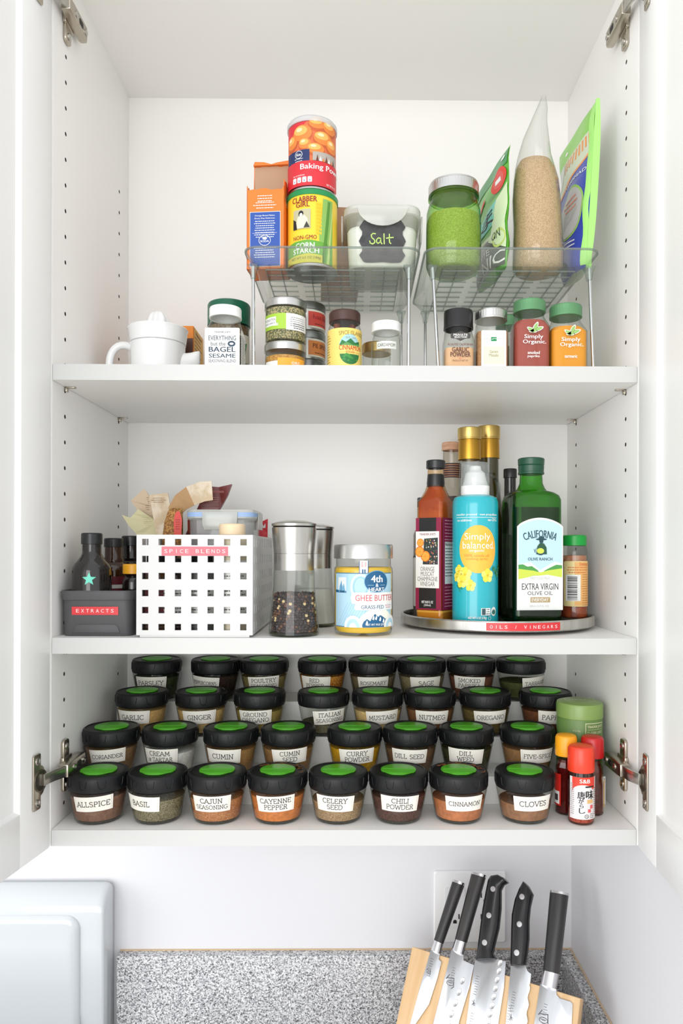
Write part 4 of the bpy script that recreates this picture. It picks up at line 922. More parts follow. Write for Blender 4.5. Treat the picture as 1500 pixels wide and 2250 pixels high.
G().lathe([(rl*.95, hl-.003), (rl*1.02, hl-.0025), (rl*1.02, hl-.001), (rl*.95, hl)], 48).build('neck_bead', GG, t)
ribbed([(rl*.95, hl+.0005), (rl*1.01, hl+.001), (rl, hl+.004), (rl, Hm-.004), (rl*.985, Hm-.0025)], 110, .008, hl+.002, Hm-.003).build('screw_band', LIDM, t, smooth=15)
G().lathe([(rl*.98, Hm-.003), (rl*.97, Hm-.001), (rl*.88, Hm), (rl*.84, Hm-.0008), (0, Hm-.0006)], 48).build('lid', LIDM, t)
# pouches: pillow shaped bags given by four corners
def pouch(name, look, BL_, BR_, TR_, TL_, thick, mats, sub=(14, 18), cat='bag', group=None, sag=.0, gus=.5):
    """corners in world space; faces the side where BL->BR->TR turns anticlockwise"""
    base = (BL_+BR_)/2; t = thing(name, look, cat, tuple(base), 0, group)
    nx, nz = sub; N = (BR_-BL_).cross(TL_-BL_).normalized()
    def S(u, v, side):
        P = (BL_*(1-u)+BR_*u)*(1-v)+(TL_*(1-u)+TR_*u)*v
        bul = (max(0, math.sin(PI*u))**.55)*(max(0, 1-v)**.5)*(1 if v > .12 else (v/.12)**.4*.55+.45)
        wr = .0010*math.sin(9*u+14*v)+.0008*math.sin(23*v-7*u)
        return P+N*(side*thick/2*bul+wr+sag*v*v) - base
    g = G(); vs = []
    for side in (1, -1):
        for j in range(nz+1):
            for i in range(nx+1): vs.append(tuple(S(i/nx, j/nz, side)))
    fs = []; m = (nx+1)*(nz+1)
    for s in range(2):
        for j in range(nz):
            for i in range(nx):
                q = s*m+j*(nx+1)+i; fs.append((q, q+1, q+nx+2, q+nx+1))
    b = [i for i in range(nx)]
    for i in range(nx): fs.append((i, i+1, m+i+1, m+i)); k_ = nz*(nx+1)+i; fs.append((k_, k_+1, m+k_+1, m+k_))
    for j in range(nz): a_ = j*(nx+1); fs.append((a_, a_+nx+1, m+a_+nx+1, m+a_)); a_ += nx; fs.append((a_, a_+nx+1, m+a_+nx+1, m+a_))
    g.add(vs, fs); g.build('pouch', mats, t, smooth=70)
    return t, (lambda side: (lambda u, v, o: S(u, v, side)+N*side*o))
def pw3(px, py, Y): return at(px, py, Y)
zt_ = Zat(314, .045)
fB, kB = at(1100, 575, .05), at(1078, 560, .17)
c_f = Vector((Xat(1113, .050, 560), .050, ZF+.0005)); c_k = Vector((Xat(1062, .150, 560)-.006, .150, ZF+.0005))
c_tf = Vector((Xat(1120, .050, 320), .050, Zat(314, .050))); c_tk = Vector((Xat(1048, .185, 430)+.002, .185, Zat(314, .050)+.002))
GP = M('green_pouch', (92, 176, 52), .3); TEAL = M('pouch_teal', (90, 200, 190), .35); PALE = M('pouch_pale', (214, 232, 190), .35); DKP = M('pouch_dark_print', (74, 84, 74), .35)
t, S_ = pouch('sesame_pouch', 'green stand-up pouch with Japanese lettering between the green jar and grain bag', c_k, c_f, c_tf, c_tk, .024, GP)
a = Art(); PW, PH = 1, 1
a.rect(.02, .86, .98, .99, M('pouch_deep_green', (26, 140, 66), .3), 0).rect(.02, .02, .99, .32, DKP, 0).rect(.0, .32, .99, .36, PALE, 0)
a.poly([(.60, .30), (.76, .62), (.99, .70), (.99, .16)], PALE, 1).poly([(.0, .37), (.72, .44), (.78, .62), (.0, .57)], TEAL, 1)
a.text('ま', .52, .515, .13, BLK, 2, .40, .03).text('ご', .12, .45, .13, BLK, 2, .30, .03)
a.ell(.78, .785, .19, .095, RED, 2, 22).ell(.78, .785, .13, .062, C(226, 96, 90), 3, 22).rect(.70, .765, .84, .80, WH, 4).ell(.88, .935, .05, .020, WH, 2, 10)
a.poly([(.1, .66), (.42, .72), (.42, .76), (.1, .70)], RED, 2).blurb(.5, .95, .70, 3, .014, .006, DKP, 2)
a.text('NIC', .70, .10, .11, WH, 2, .58, .02).text('ME', .55, .20, .05, WH, 2, .25, .01).text('ON', .80, .31, .07, DKP, 2, .2, .02).ring(.86, .27, .13, .075, .02, C(196, 214, 120), 2)
a.build('print', S_(1), t, cut=.07, cutz=.05, base=.0005, step=.00022)
# clear bag of brown grain
GRA = M('toasted_sesame', (230, 194, 140), .85, 0, (198, 158, 106), 1200, .7, 'voronoi')
Y = .082; zb0 = ZF
def ring_at(pl, pr_, py, d_, yy=Y, n=28, wob=.0, ph=0):
    D0 = yy; xl, xr_ = Xat(pl, D0, py), Xat(pr_, D0, py); c = (xl+xr_)/2; z = Zat(py, D0)
    z = max(z, zb0+.0008)
    return [(c+(xr_-xl)/2*(1+wob*math.sin(3*2*PI*i/n+ph))*math.cos(2*PI*i/n)*1.0, yy+d_*(1+wob*math.cos(4*2*PI*i/n+ph))*math.sin(2*PI*i/n), z) for i in range(n)]
t = thing('grain_bag', 'tall clear plastic bag of toasted brown seeds with twisted top', 'bag', (Xat(1180, Y, 560), Y, ZF))
Tl = Matrix.Translation(-Vector(t.location))
body = [(1134, 1226, 599, .026), (1126, 1236, 590, .030), (1125, 1236, 560, .034), (1127, 1232, 500, .034), (1125, 1229, 440, .032), (1128, 1226, 400, .028), (1132, 1219, 370, .022)]
G().loft([ring_at(l+1.5, r_-1.5, y_, d_-.001, wob=.02, ph=i*.8) for i, (l, r_, y_, d_) in enumerate(body)]+[ring_at(1142, 1208, 353, .016), ring_at(1160, 1190, 347, .006)], 0, Tl).build('seeds', GRA, t, smooth=60)
BAGP = glass('bag_film', (244, 244, 242), (196, 196, 194), haze=.07, rough=.08, refl=1.3)
top = [(1139, 1212, 340, .016), (1150, 1206, 300, .011), (1166, 1201, 262, .008), (1178, 1202, 235, .006), (1186, 1200, 218, .004), (1190, 1199, 208, .003)]
G().loft([ring_at(l, r_, y_, d_, wob=.05 if i > 6 else .02, ph=i*.8) for i, (l, r_, y_, d_) in enumerate(body+top)], 0, Tl, cap0=False, cap1=False).build('film', BAGP, t, smooth=50)
# blue and green pouch at the right
PG = M('lime_pouch', (130, 204, 62), .3); PB = M('pouch_blue', (52, 72, 168), .3); PO = M('pouch_orange', (238, 150, 60), .35)
c_f = Vector((Xat(1290, .055, 560), .055, ZF+.0005)); c_k = Vector((Xat(1240, .125, 560), .125, ZF+.0005))
c_tf = Vector((Xat(1312, .058, 240), .058, Zat(213, .058))); c_tk = Vector((Xat(1224, .205, 330)+.004, .205, Zat(213, .058)+.003))
t, S_ = pouch('snack_pouch', 'tall lime green and blue pouch leaning at the right end of the right tray', c_k, c_f, c_tf, c_tk, .030, M('silvered_pouch', (188, 200, 178), .35))
a = Art()
a.rect(0, 0, 1, .70, PB, -.5).rect(.0, .84, 1, .999, PG, 0).poly([(.0, .60), (1, .70), (1, .84), (.0, .84)], M('pouch_pale_band', (206, 216, 190), .35), 0)
for q in range(9): a.rect(.30+q*.075, .735+q*.004, .335+q*.075, .825, PO, 1)
a.poly([(.0, .585), (1, .70), (1, .72), (.0, .605)], PO, 1).poly([(.0, .66), (.25, .72), (.25, .84), (.0, .84)], C(226, 232, 226), 1)
a.ell(.56, .40, .35, .175, C(150, 196, 96), 1, 30).ell(.56, .40, .32, .16, M('window_grey', (176, 178, 176), .3), 2, 30)
for q in range(7): a.line([(.34+q*.05, .30+q*.01), (.50+q*.05, .50-q*.01)], .008, C(206, 206, 202), 3)
a.text('TUPIOMAD', .60, .615, .022, WH, 2, .62, .02).blurb(.36, .78, .49, 3, .030, .016, C(232, 150, 124), 4).blurb(.42, .76, .20, 2, .026, .012, WH, 2)
a.ell(.3, .90, .035, .012, WH, 1, 12).ell(.36, .06, .12, .05, C(70, 96, 90), 2, 16).rect(.92, .02, .999, .99, M('pale_lime_edge', (164, 226, 120), .35), 4)
a.build('print', S_(1), t, cut=.07, cutz=.05, base=.0005, step=.00022)
g = G(); n_ = 14; Tt = Matrix.Translation(-(c_f+c_k)/2)
rings = []
for i in range(n_+1):
    v = i/n_; P = c_f*(1-v)+c_tf*v; w1 = .0045*(1-abs(2*v-1)**3)+.0025+(.002 if i == 0 else 0)
    rings.append([(P.x-.002, P.y-.001, P.z), (P.x+w1, P.y-.002, P.z), (P.x+w1, P.y, P.z), (P.x-.002, P.y+.001, P.z)])
g.loft(rings, 0, Tt).build('side_seam', M('pale_lime_edge', (184, 226, 150), .35), t, smooth=60)
# ---------------------------------------------------------------- under the trays
HERB = M('dried_herbs', (196, 178, 132), .85, 0, (104, 108, 70), 650, .8, 'voronoi')
def low_jar(X, Y, z, r, H, look, cont, name='herb_jar', group=None, caph=.011):
    t = thing(name, look, 'jar', (X, Y, z), 0, group)
    G().lathe([(0, .001), (r*.88, .0004), (r*.97, .003), (r*.97, H-caph-.004), (r*.93, H-caph)], 48).build('glass_body', GLASS, t)
    ribbed([(r*.95, H-caph), (r*1.0, H-caph+.0003), (r*1.0, H-.003), (r*.985, H-.0012), (r*.94, H-.0002), (r*.9, H)], 100, .006, H-caph+.002, H-.002).build('lid', LIDM, t, smooth=15)
    G().lathe([(0, .002), (r*.90, .003), (r*.94, .005), (r*.94, cont[1]), (0, cont[1]+.0005)], 40).build('spice', cont[0], t)
    return t
Y = .080; r = wid(46, Y-.008); X = Xat(627, Y, 700); H1 = Zat(747, Y-r)-Z1; H2 = Zat(650, Y-r)-Z1-H1
tA = low_jar(X, Y, Z1, r, H1, 'low glass jar of yellow spice under the herb jar, silver lid', (M('yellow_seasoning', (222, 168, 84), .85, 0, (196, 138, 62), 700, .5, 'voronoi'), H1-.018), name='spice_jar_low')
Art().rect(-.0285, .004, -.0075, H1-.026, WH, 0).rect(-.0075, .004, .031, H1-.0225, M('print_tangerine', (244, 172, 58), .5), 0).text('O.M.G.', .0165, H1-.029, .0040, WH, 1, .012, .03).ell(.017, .007, .0035, .003, BRN, 1, 14).build('label', cyl(r*.975, 0), tA, cut=.003)
tB = low_jar(X+.0003, Y, Z1+H1, r, H2, 'glass jar of dried herbs with green and white label, upper jar of its stack', (HERB, H2-.013))
LG = M('print_lime', (166, 206, 66), .5)
a = Art().rect(-.032, .014, .003, H2-.022, LG, 0).rect(.003, .013, .036, H2-.022, WH, 0).rect(-.030, H2-.037, -.010, H2-.026, WH, 1).text('R COLLECTION', -.020, H2-.0295, .0030, C(60, 60, 60), 2, .018).text('GIVE & GIANTS', -.020, H2-.034, .0024, C(90, 90, 90), 2, .018).text('ITALIAN HERBS', -.018, .020, .0034, WH, 1, .022, .04).blurb(.008, .030, H2-.027, 5, .0026, .0012, C(150, 150, 150), 1).blurb(.010, .033, .021, 3, .0026, .0014, C(60, 60, 60), 1)
a.build('label', cyl(r*.975, .0), tB, cut=.003)
# three stacked tins behind
Y = .145; rt = .0262; X = Xat(715, Y, 700)-rt; pitch = (Zat(660, Y-rt)-Z1)/3
for i, (band, txt, look) in enumerate(((C(150, 146, 120), '', 'bottom'), (M('print_tan_orange', (226, 140, 74), .5), 'PIE SPICE', 'middle'), (M('print_coral', (214, 74, 62), .5), 'Roast Rub', 'top'))):
    t = thing('spice_tin_stacked', ['plain silver tin at the bottom of the tin stack behind the herb jars', 'tin with orange label reading PIE SPICE, middle of its stack', 'tin with red label, topmost of the stack behind the herb jars'][i], 'tin', (X, Y, Z1+pitch*i))
    G().lathe([(0, .0004), (rt*.95, .0004), (rt*.97, .002), (rt*.97, pitch-.009), (rt*.9, pitch-.009)], 48).build('body', M('tin_grey', (176, 178, 172), .35, 1), t)
    G().lathe([(rt*.97, pitch-.011), (rt, pitch-.0105), (rt, pitch-.002), (rt*.96, pitch-.0003), (0, pitch-.0003)], 48).build('lid', M('tin_lid_grey', (150, 152, 150), .35, 1), t)
    a = Art().rect(.0, .003, .040, pitch-.012, M('cream_label', (232, 226, 208), .5), 0)
    if i: a.rect(.0, .0055, .037, pitch-.0145, band, 1).text(txt, .0195, pitch*.46, .0062, MAR if i == 2 else BRN, 2, .026, .01).blurb(.006, .033, .0085, 1, .003, .0014, BRN, 2)
    a.build('label', cyl(rt*.971, .15), t, cut=.003)
# cinnamon sticks jar
Y = .075; r = wid(37, Y-.005); p = at(757, 740, Y); Hc2 = Zat(676, Y-r)-Z1
t = thing('cinnamon_jar', 'glass jar of cinnamon sticks with brown cap and yellow label', 'jar', (p.x, Y, Z1))
hb = Hc2-.014
G().lathe([(0, .001), (r*.88, .0004), (r*.98, .003), (r, .006), (r, hb-.014), (r*.96, hb-.008), (r*.88, hb-.002), (r*.86, hb+.002)], 48).build('glass_body', GLASS, t)
ribbed([(r*.9, hb), (r*.93, hb+.0004), (r*.93, Hc2-.003), (r*.9, Hc2-.0008), (r*.84, Hc2)], 90, .012, hb+.001, Hc2-.002).build('cap', M('brown_cap', (76, 50, 44), .4), t, smooth=15)
CIN = M('cinnamon_bark', (140, 76, 50), .7, 0, (104, 54, 36), 60, .4, stretch=(1, 1, .1))
for i, (x, y, tl) in enumerate(((.004, -.006, .05), (-.005, -.004, -.04), (.0, .006, .02), (-.009, .004, .0), (.010, .003, -.03))):
    G().tube([(x, y, .004), (x+tl*.12, y, hb-.004+i % 2*.002)], .0042, 10).build('cinnamon_stick', CIN, t)
YL = M('print_butter', (246, 218, 120), .5); GD = M('print_gold', (140, 110, 50), .5); DG = M('print_forest', (44, 120, 62), .5)
zl = Zat(720, Y-r)-Z1
a = Art().rect(-.036, .001, .034, zl, YL, 0).text('SPICE ISLANDS', .012, zl-.006, .0052, GD, 1, .036, .0, arch=.14).text('EST. 1941', .010, zl-.0125, .0022, GD, 1, .014)
cz0 = Zat(762, Y-r)-Z1
a.poly([(.0085+.014*math.cos(q), cz0+.001+.0155*math.sin(q)) for q in [PI*(.02+.96*i/18) for i in range(19)]], C(170, 214, 222), 1)
a.poly([(-.0055, cz0+.002), (-.002, cz0+.009), (.003, cz0+.006), (.009, cz0+.011), (.015, cz0+.006), (.022, cz0+.0085), (.0225, cz0+.002)], DG, 2).poly([(-.0055, cz0+.001), (.004, cz0+.006), (.012, cz0+.003), (.0225, cz0+.005), (.0225, cz0+.001)], C(96, 160, 90), 3).rect(-.0065, cz0-.0065, .0235, cz0+.002, YL, 4)
a.text('CINNAMON', .0095, cz0-.001, .0062, C(206, 60, 34), 5, .030, .01).text('STICKS', .0085, cz0-.0062, .0024, C(206, 90, 50), 5, .011)
a.poly([(.0085+.0135*math.cos(q), cz0-.008+.014*math.sin(q)) for q in [PI*(1.02+.96*i/18) for i in range(19)]], DG, 1)
rd = random.Random(8)
for q in range(16): a.ell(.0085+rd.uniform(-.009, .009), cz0-.013+rd.uniform(-.005, .004), .0018, .0012, C(70, 150, 70), 2, 8)
a.blurb(-.0325, -.018, zl-.008, 18, .0034, .0012, GD, 1, al='l', seed=3)
a.build('label', cyl(r+.0001, -.05), t, cut=.003)
# small jar with gold lid, cardamom jar
Y = .155; r = .0205; X = Xat(795, Y, 770)+r; Hq = Zat(748, Y-r)-Z1
t = low_jar(X, Y, Z1, r, Hq, 'small glass jar with gold lid behind the cardamom jar', (C(196, 186, 160), Hq*.3), name='gold_lid_jar', caph=.014)
for ch in t.children:
    if ch.name.startswith('lid'): ch.data.materials[0] = M('gold_lid', (186, 156, 96), .35, 1)
t, w_, H, hb, zs = square_jar('cardamom_jar', 816, 882, 700, .062, 'nearly empty clear jar with white cap and CARDAMOM label', WCAP, M('cardamom_pods', (196, 196, 150), .8, 0, (150, 160, 110), 300, .5), .0125, .0165, .06, capr=.0192, cr=.0165)
Art().rect(-.0135, hb-.0215, .0125, hb-.0120, M('label_clear_white', (236, 236, 230), .6), 0).text('CARDAMOM', -.0005, hb-.0168, .0042, C(70, 70, 72), 1, .0225).build('label', cyl(w_/2, 0), t, cut=.003)
GR4 = 'square glass spice jars in front under the right tray'
BC = M('black_cap', (28, 28, 30), .3); SGREEN = M('sage_green_cap', (98, 150, 106), .38, .3)
t, w_, H, hb, zs = square_jar('garlic_powder_jar', 975, 1043, 672, .055, 'spice jar with black flip cap labelled GARLIC POWDER', BC, M('garlic_powder', (238, 190, 146), .85), .0235, .0172, .58, GR4, capr=.0188)
PS = C(72, 68, 66)
zz = lambda py, y=.033: Zat(py, y)-Z1
a = Art().poly([(-.0125, zz(735)), (-.012, zz(730)), (-.006, zz(729)), (0, zz(725)), (.006, zz(729)), (.012, zz(730)), (.0125, zz(735)), (.012, zz(741)), (.006, zz(742)), (0, zz(747)), (-.006, zz(742)), (-.012, zz(741))], PS, 0)
a.text('PRIVATE', 0, zz(733.5), .0028, WH, 1, .0175, .03).text('SELECTION', 0, zz(738.5), .0022, WH, 1, .0155, .03).text('ROASTED CALIFORNIA', 0, zz(754.5), .0028, C(120, 66, 50), 0, .031, .03).text('GARLIC', 0, zz(765.5), .0060, C(96, 54, 44), 0, .021, .03).text('POWDER', 0, zz(776.5), .0060, C(96, 54, 44), 0, .025, .03).rect(-.002, zz(785.3), .002, zz(784.5), RED, 0).text('PRODUCT NET WT', 0, zz(790), .0022, C(120, 66, 50), 0, .020)
a.build('print', flat(-w_/2-.0002), t)
t, w_, H, hb, zs = square_jar('garam_masala_jar', 1045, 1117, 672, .058, 'spice jar with silver cap and white label reading Garam Masala', LIDM, M('garam_masala', (206, 158, 112), .85, 0, (186, 136, 92), 500), .0125, .0185, .80, GR4, ribs=True)
CREA = M('label_cream', (240, 232, 200), .5)
a = Art().rect(-.0155, .002, .0155, zz(722), WH, 0, .0015).rect(-.0035, zz(746), .0035, zz(737), C(20, 140, 84), 1).line([(-.012, zz(741)), (-.004, zz(740.5))], .0003, C(120, 130, 120), 1).line([(.004, zz(741)), (.013, zz(740))], .0003, C(120, 130, 120), 1).line([(-.0025, zz(742)), (.001, zz(740)), (.003, zz(741))], .0006, WH, 2).rect(-.0135, .004+zz(797)-.004, .0135, zz(757), CREA, 1, .002).text('Garam', 0, zz(769), .0036, C(120, 116, 100), 2, .0105).text('Masala', 0, zz(777), .0036, C(120, 116, 100), 2, .0115)
a.build('label', flat(-w_/2), t)
def leafmark(a, cx_, cz_, s, l):
    for (dx, dz, ang) in ((-.0030, .0, 2.6), (.0012, .0030, 1.1), (.0040, .0008, .35), (-.001, -.001, 3.3)):
        P = []
        for i in range(12):
            q = 2*PI*i/12; x, y = .0038*math.cos(q), .0018*math.sin(q)*(1-.3*math.cos(q))
            P.append((cx_+s*(dx+x*math.cos(ang)-y*math.sin(ang)), cz_+s*(dz+x*math.sin(ang)+y*math.cos(ang))))
        a.poly(P, WH, l); a.poly([(cx_+(x-cx_)*.9 if 0 else x*.75+(cx_+s*dx)*.25, z*.75+(cz_+s*dz)*.25) for x, z in P], C(150, 190, 110), l+1)
for (a0, b0, py, cont, look, w1, w2, dy, big) in ((1126, 1207, 650, M('smoked_paprika', (170, 78, 66), .85), 'taller spice jar of dark red powder labelled smoked paprika, green cap', 'smoked', 'paprika', 0, 1), (1206, 1288, 660, M('turmeric', (238, 158, 30), .85), 'spice jar of orange-yellow powder labelled turmeric, green cap', 'turmeric', '', 6, 0)):
    t, w_, H, hb, zs = square_jar('organic_spice_jar', a0, b0, py, .060, look, SGREEN, cont, .0150, .0182, .88 if big else .84, GR4, capr=.0205, ribs=True, shoulder=.018)
    a = Art(); leafmark(a, .001, zz(720+dy), 1.5, 0)
    a.text('Simply', .000, zz(736.5+dy), .0064, WH, 0, .0235, .03).text('Organic.', .001, zz(748+dy), .0064, WH, 0, .0290, .03).text(w1, 0, zz(771+(8 if not big else 0)), .0040, WH, 0, .0150 if big else .0160, .03)
    if w2: a.text(w2, 0, zz(779.5), .0040, WH, 0, .0150, .03)
    a.build('print', flat(-w_/2-.0002), t)
t, w_, H, hb, zs = square_jar('spare_spice_jar', 1092, 1150, 686, .15, 'green-capped spice jar hidden behind the smoked paprika', SGREEN, M('pale_spice', (176, 170, 140), .85), .0150, .0165, .7, None, capr=.0185, ribs=True)
# ================================================================ middle shelf
Z2 = zS[1]
# dark grey bin with the extract bottles
BING = M('charcoal_bin', (78, 78, 80), .5)
yb = .012; xl, xr_ = -CW+.0012, Xat(297, .022, 1300); bw = xr_-xl; bd = .175; bx = (xl+xr_)/2; by = yb+bd/2; bh = Zat(1299, yb)-Z2
t = thing('storage_bin', 'charcoal plastic bin with red EXTRACTS label at the left of the middle shelf', 'bin', (bx, by, Z2))
G().rr([(.0003, bw*.90, bd-.014, .008), (.002, bw*.915, bd-.012, .010), (bh-.012, bw*.93, bd-.009, .012), (bh-.0115, bw*.955, bd-.004, .013), (bh-.002, bw*.985, bd, .014), (bh, bw*.975, bd-.002, .014), (bh-.0006, bw*.94, bd-.008, .012), (bh-.012, bw*.905, bd-.013, .010), (.0035, bw*.885, bd-.017, .008)], k=6).build('tub', BING, t, smooth=40)
yf = -(bd-.014)/2
G().prism([(-.029, .004), (.029, .004), (.026, .0125), (.023, .0145), (-.023, .0145), (-.026, .0125)], yf-.0022, yf+.004).build('finger_grip', BING, t, bev=.0008)
LRED = M('embossed_tape_red', (214, 50, 56), .3); TW = M('tape_white', (244, 214, 214), .5)
def tape(t, w_, h_, text, mp, n='label', cut=0, tw=None, pale=False):
    a = Art().rect(-w_/2, -h_/2, w_/2, h_, LRED if not pale else M('embossed_tape_rose', (226, 104, 118), .25), 0) if 0 else Art().rect(-w_/2, -h_/2, w_/2, h_/2, LRED if not pale else M('embossed_tape_rose', (224, 92, 106), .25), 0)
    L_ = len(text); st = (tw or w_*.86)/L_
    for i, c in enumerate(text):
        if c != ' ': a.text(c, -st*(L_-1)/2+i*st, 0, h_*.42, TW, 1, None if c in 'I/' else h_*.36, .02)
    o = a.build(n, mp, t, cut=cut); return o
def binfront(x, z, o): zz_ = z+.031; return Vector((x, -(bd-.012+.003*zz_/(bh-.012))/2-o-.0006, zz_))
tape(t, wid(101, .02), wid(18, .02), 'EXTRACTS', lambda x, z, o: binfront(x-.001, z, o), tw=wid(86, .02))
DARKG = M('dark_amber_glass', (26, 20, 18), .08, coat=.5); AMB = M('amber_glass_dark', (58, 30, 14), .08, coat=.5); PCAP = M('phenolic_cap', (30, 32, 34), .3)
def bottle(name, look, X, Y, z, prof, glassm, capprof, capm, cat='bottle', group=None, n=48, content=None):
    t = thing(name, look, cat, (X, Y, z), 0, group)
    G().lathe(prof, n).build('glass_body', glassm, t)
    if capprof: G().lathe(capprof, n).build('cap', capm, t)
    if content: G().lathe(content[0], n).build('contents', content[1], t)
    return t
def bp_prof(r, hs, nr, hn): return [(0, .001), (r*.9, .0003), (r, .003), (r, hs), (r*.97, hs+r*.2), (r*.88, hs+r*.42), (r*.70, hs+r*.62), (nr*1.15, hs+r*.82), (nr, hs+r*1.0), (nr, hn)]
def cap_prof(r, z0, z1): return [(r*.9, z0), (r, z0+.0005), (r, z1-.0015), (r*.93, z1-.0003), (r*.8, z1), (0, z1)]
zb2 = Z2+.0037
Y = .046; r = .0238; X = bx-bw/2*.88+r+.0008; H = Zat(1173, Y+.01)-zb2
t = bottle('extract_bottle', 'dark glass bottle with black cap and a teal star sticker in the bin', X, Y, zb2, bp_prof(r, H*.60, .0115, H-.012), DARKG, cap_prof(.0128, H-.0145, H), PCAP)
zs_ = Zat(1274, Y-r)-zb2; ST = M('teal_sticker', (112, 222, 196), .4)
a = Art().poly([((.0085 if i % 2 == 0 else .0036)*math.sin(i*PI/5)+.005, zs_+(.0085 if i % 2 == 0 else .0036)*math.cos(i*PI/5)) for i in range(10)], ST, 0)
a.build('star_sticker', cyl(r, 0), t, cut=.003)
Y = .125; r = .0190; X = Xat(250, Y, 1200); H = Zat(1184, Y+.01)-zb2
t = bottle('extract_bottle', 'amber bottle with ribbed black cap behind the star bottle', X, Y, zb2, bp_prof(r, H*.62, .0118, H-.011), AMB, cap_prof(.0128, H-.0125, H), PCAP)
Art().rect(-.002, .02, .03, H*.56, M('wine_label', (112, 26, 40), .5), 0).rect(.0, .05, .028, .055, WH, 1).build('label', cyl(r, .2), t, cut=.003)
Y = .1615; r = .0175; X = Xat(288, Y, 1200); H = Zat(1179, Y+.01)-zb2
t = bottle('extract_bottle', 'black-capped dark bottle beside the white basket at the back of the bin', X, Y, zb2, bp_prof(r, H*.62, .0115, H-.012), DARKG, cap_prof(.0128, H-.014, H), PCAP)
Y = .083; r = .0142; X = bx+bw/2*.88-r-.0006; H = Zat(1240, Y+.01)-zb2
t = bottle('extract_bottle', 'small dark bottle with orange-yellow cap in the bin', X, Y, zb2, bp_prof(r, H*.70, .0110, H-.010), DARKG, cap_prof(.0138, H-.0130, H), M('amber_bottle_cap', (246, 176, 40), .35))
# ---------------------------------------------------------------- white perforated basket
y0 = .004; xa, xb = Xat(299.5, y0, 1300), Xat(555, y0, 1300); W = xb-xa; Dp = .205; Hk = Zat(1176, y0)-Z2
t = thing('basket', 'white plastic basket with rows of square holes and a red SPICE BLENDS label', 'basket', ((xa+xb)/2, y0+Dp/2, Z2))
BK = M('basket_white', (208, 208, 207), .35); th_ = .0026
def holed(u0, u1, v0, v1, cu, cv, hu, hv, P):
    """slab with rows of rectangular holes; P maps (u, v, depth 0..1) to space"""
    us = sorted({u0, u1} | {c+s*hu/2 for c in cu for s in (-1, 1)}); vs_ = sorted({v0, v1} | {c+s*hv/2 for c in cv for s in (-1, 1)})
    g = G(); idx = {}
    for k in (0, 1):
        for j, v in enumerate(vs_):
            for i, u in enumerate(us): idx[i, j, k] = len(g.v); g.v.append(tuple(P(u, v, k)))
    def solid(i, j): 
        if not (0 <= i < len(us)-1 and 0 <= j < len(vs_)-1): return False
        um, vm = (us[i]+us[i+1])/2, (vs_[j]+vs_[j+1])/2
        return not (any(abs(um-c) < hu/2 for c in cu) and any(abs(vm-c) < hv/2 for c in cv))
    def f(*q): g.f.append(q); g.m.append(0)
    for j in range(len(vs_)-1):
        for i in range(len(us)-1):
            if not solid(i, j): continue
            for k in (0, 1): f(idx[i, j, k], idx[i+1, j, k], idx[i+1, j+1, k], idx[i, j+1, k])
            for (di, dj, a, b) in ((-1, 0, (i, j), (i, j+1)), (1, 0, (i+1, j), (i+1, j+1)), (0, -1, (i, j), (i+1, j)), (0, 1, (i, j+1), (i+1, j+1))):
                if not solid(i+di, j+dj): f(idx[a[0], a[1], 0], idx[b[0], b[1], 0], idx[b[0], b[1], 1], idx[a[0], a[1], 1])
    return g
cu = [-W/2+.0105+i*(W-.0217)/6 for i in range(7)]; cv = [Hk-.0088-.0204*j for j in range(6)]
hd = Dp/2; zf = .0028
for sy in (-1, 1):
    holed(-W/2, W/2, zf, Hk, cu, cv, .0076, .0076, lambda u_, v_, k: Vector((u_, sy*(hd-k*th_), v_))).build('wall', BK, t, smooth=0)
cs = [-hd+.0135+i*(Dp-.027)/9 for i in range(10)]
for sx in (-1, 1):
    holed(-hd+th_, hd-th_, zf, Hk, cs, cv, .0070, .0110, lambda u_, v_, k: Vector((sx*(W/2-k*th_), u_, v_))).build('wall', BK, t, smooth=0)
G().box(-W/2+.001, W/2-.001, -hd+.001, hd-.001, zf, zf+.0018).build('floor', BK, t)
G().box(-W/2+.004, W/2-.004, -hd+.001, hd-.004, .0003, zf).build('foot', BK, t, smooth=0)
lz = Zat(1212, y0)-Z2; lx = Xat(428, y0, 1212)-(xa+xb)/2
tape(t, wid(145, y0), wid(20, y0), 'SPICE BLENDS', lambda x, z, o: Vector((lx+x, -hd-o, lz+z)), tw=wid(138, y0), pale=True)
bxc, byc = (xa+xb)/2, y0+Dp/2; zin = Z2+zf+.0021
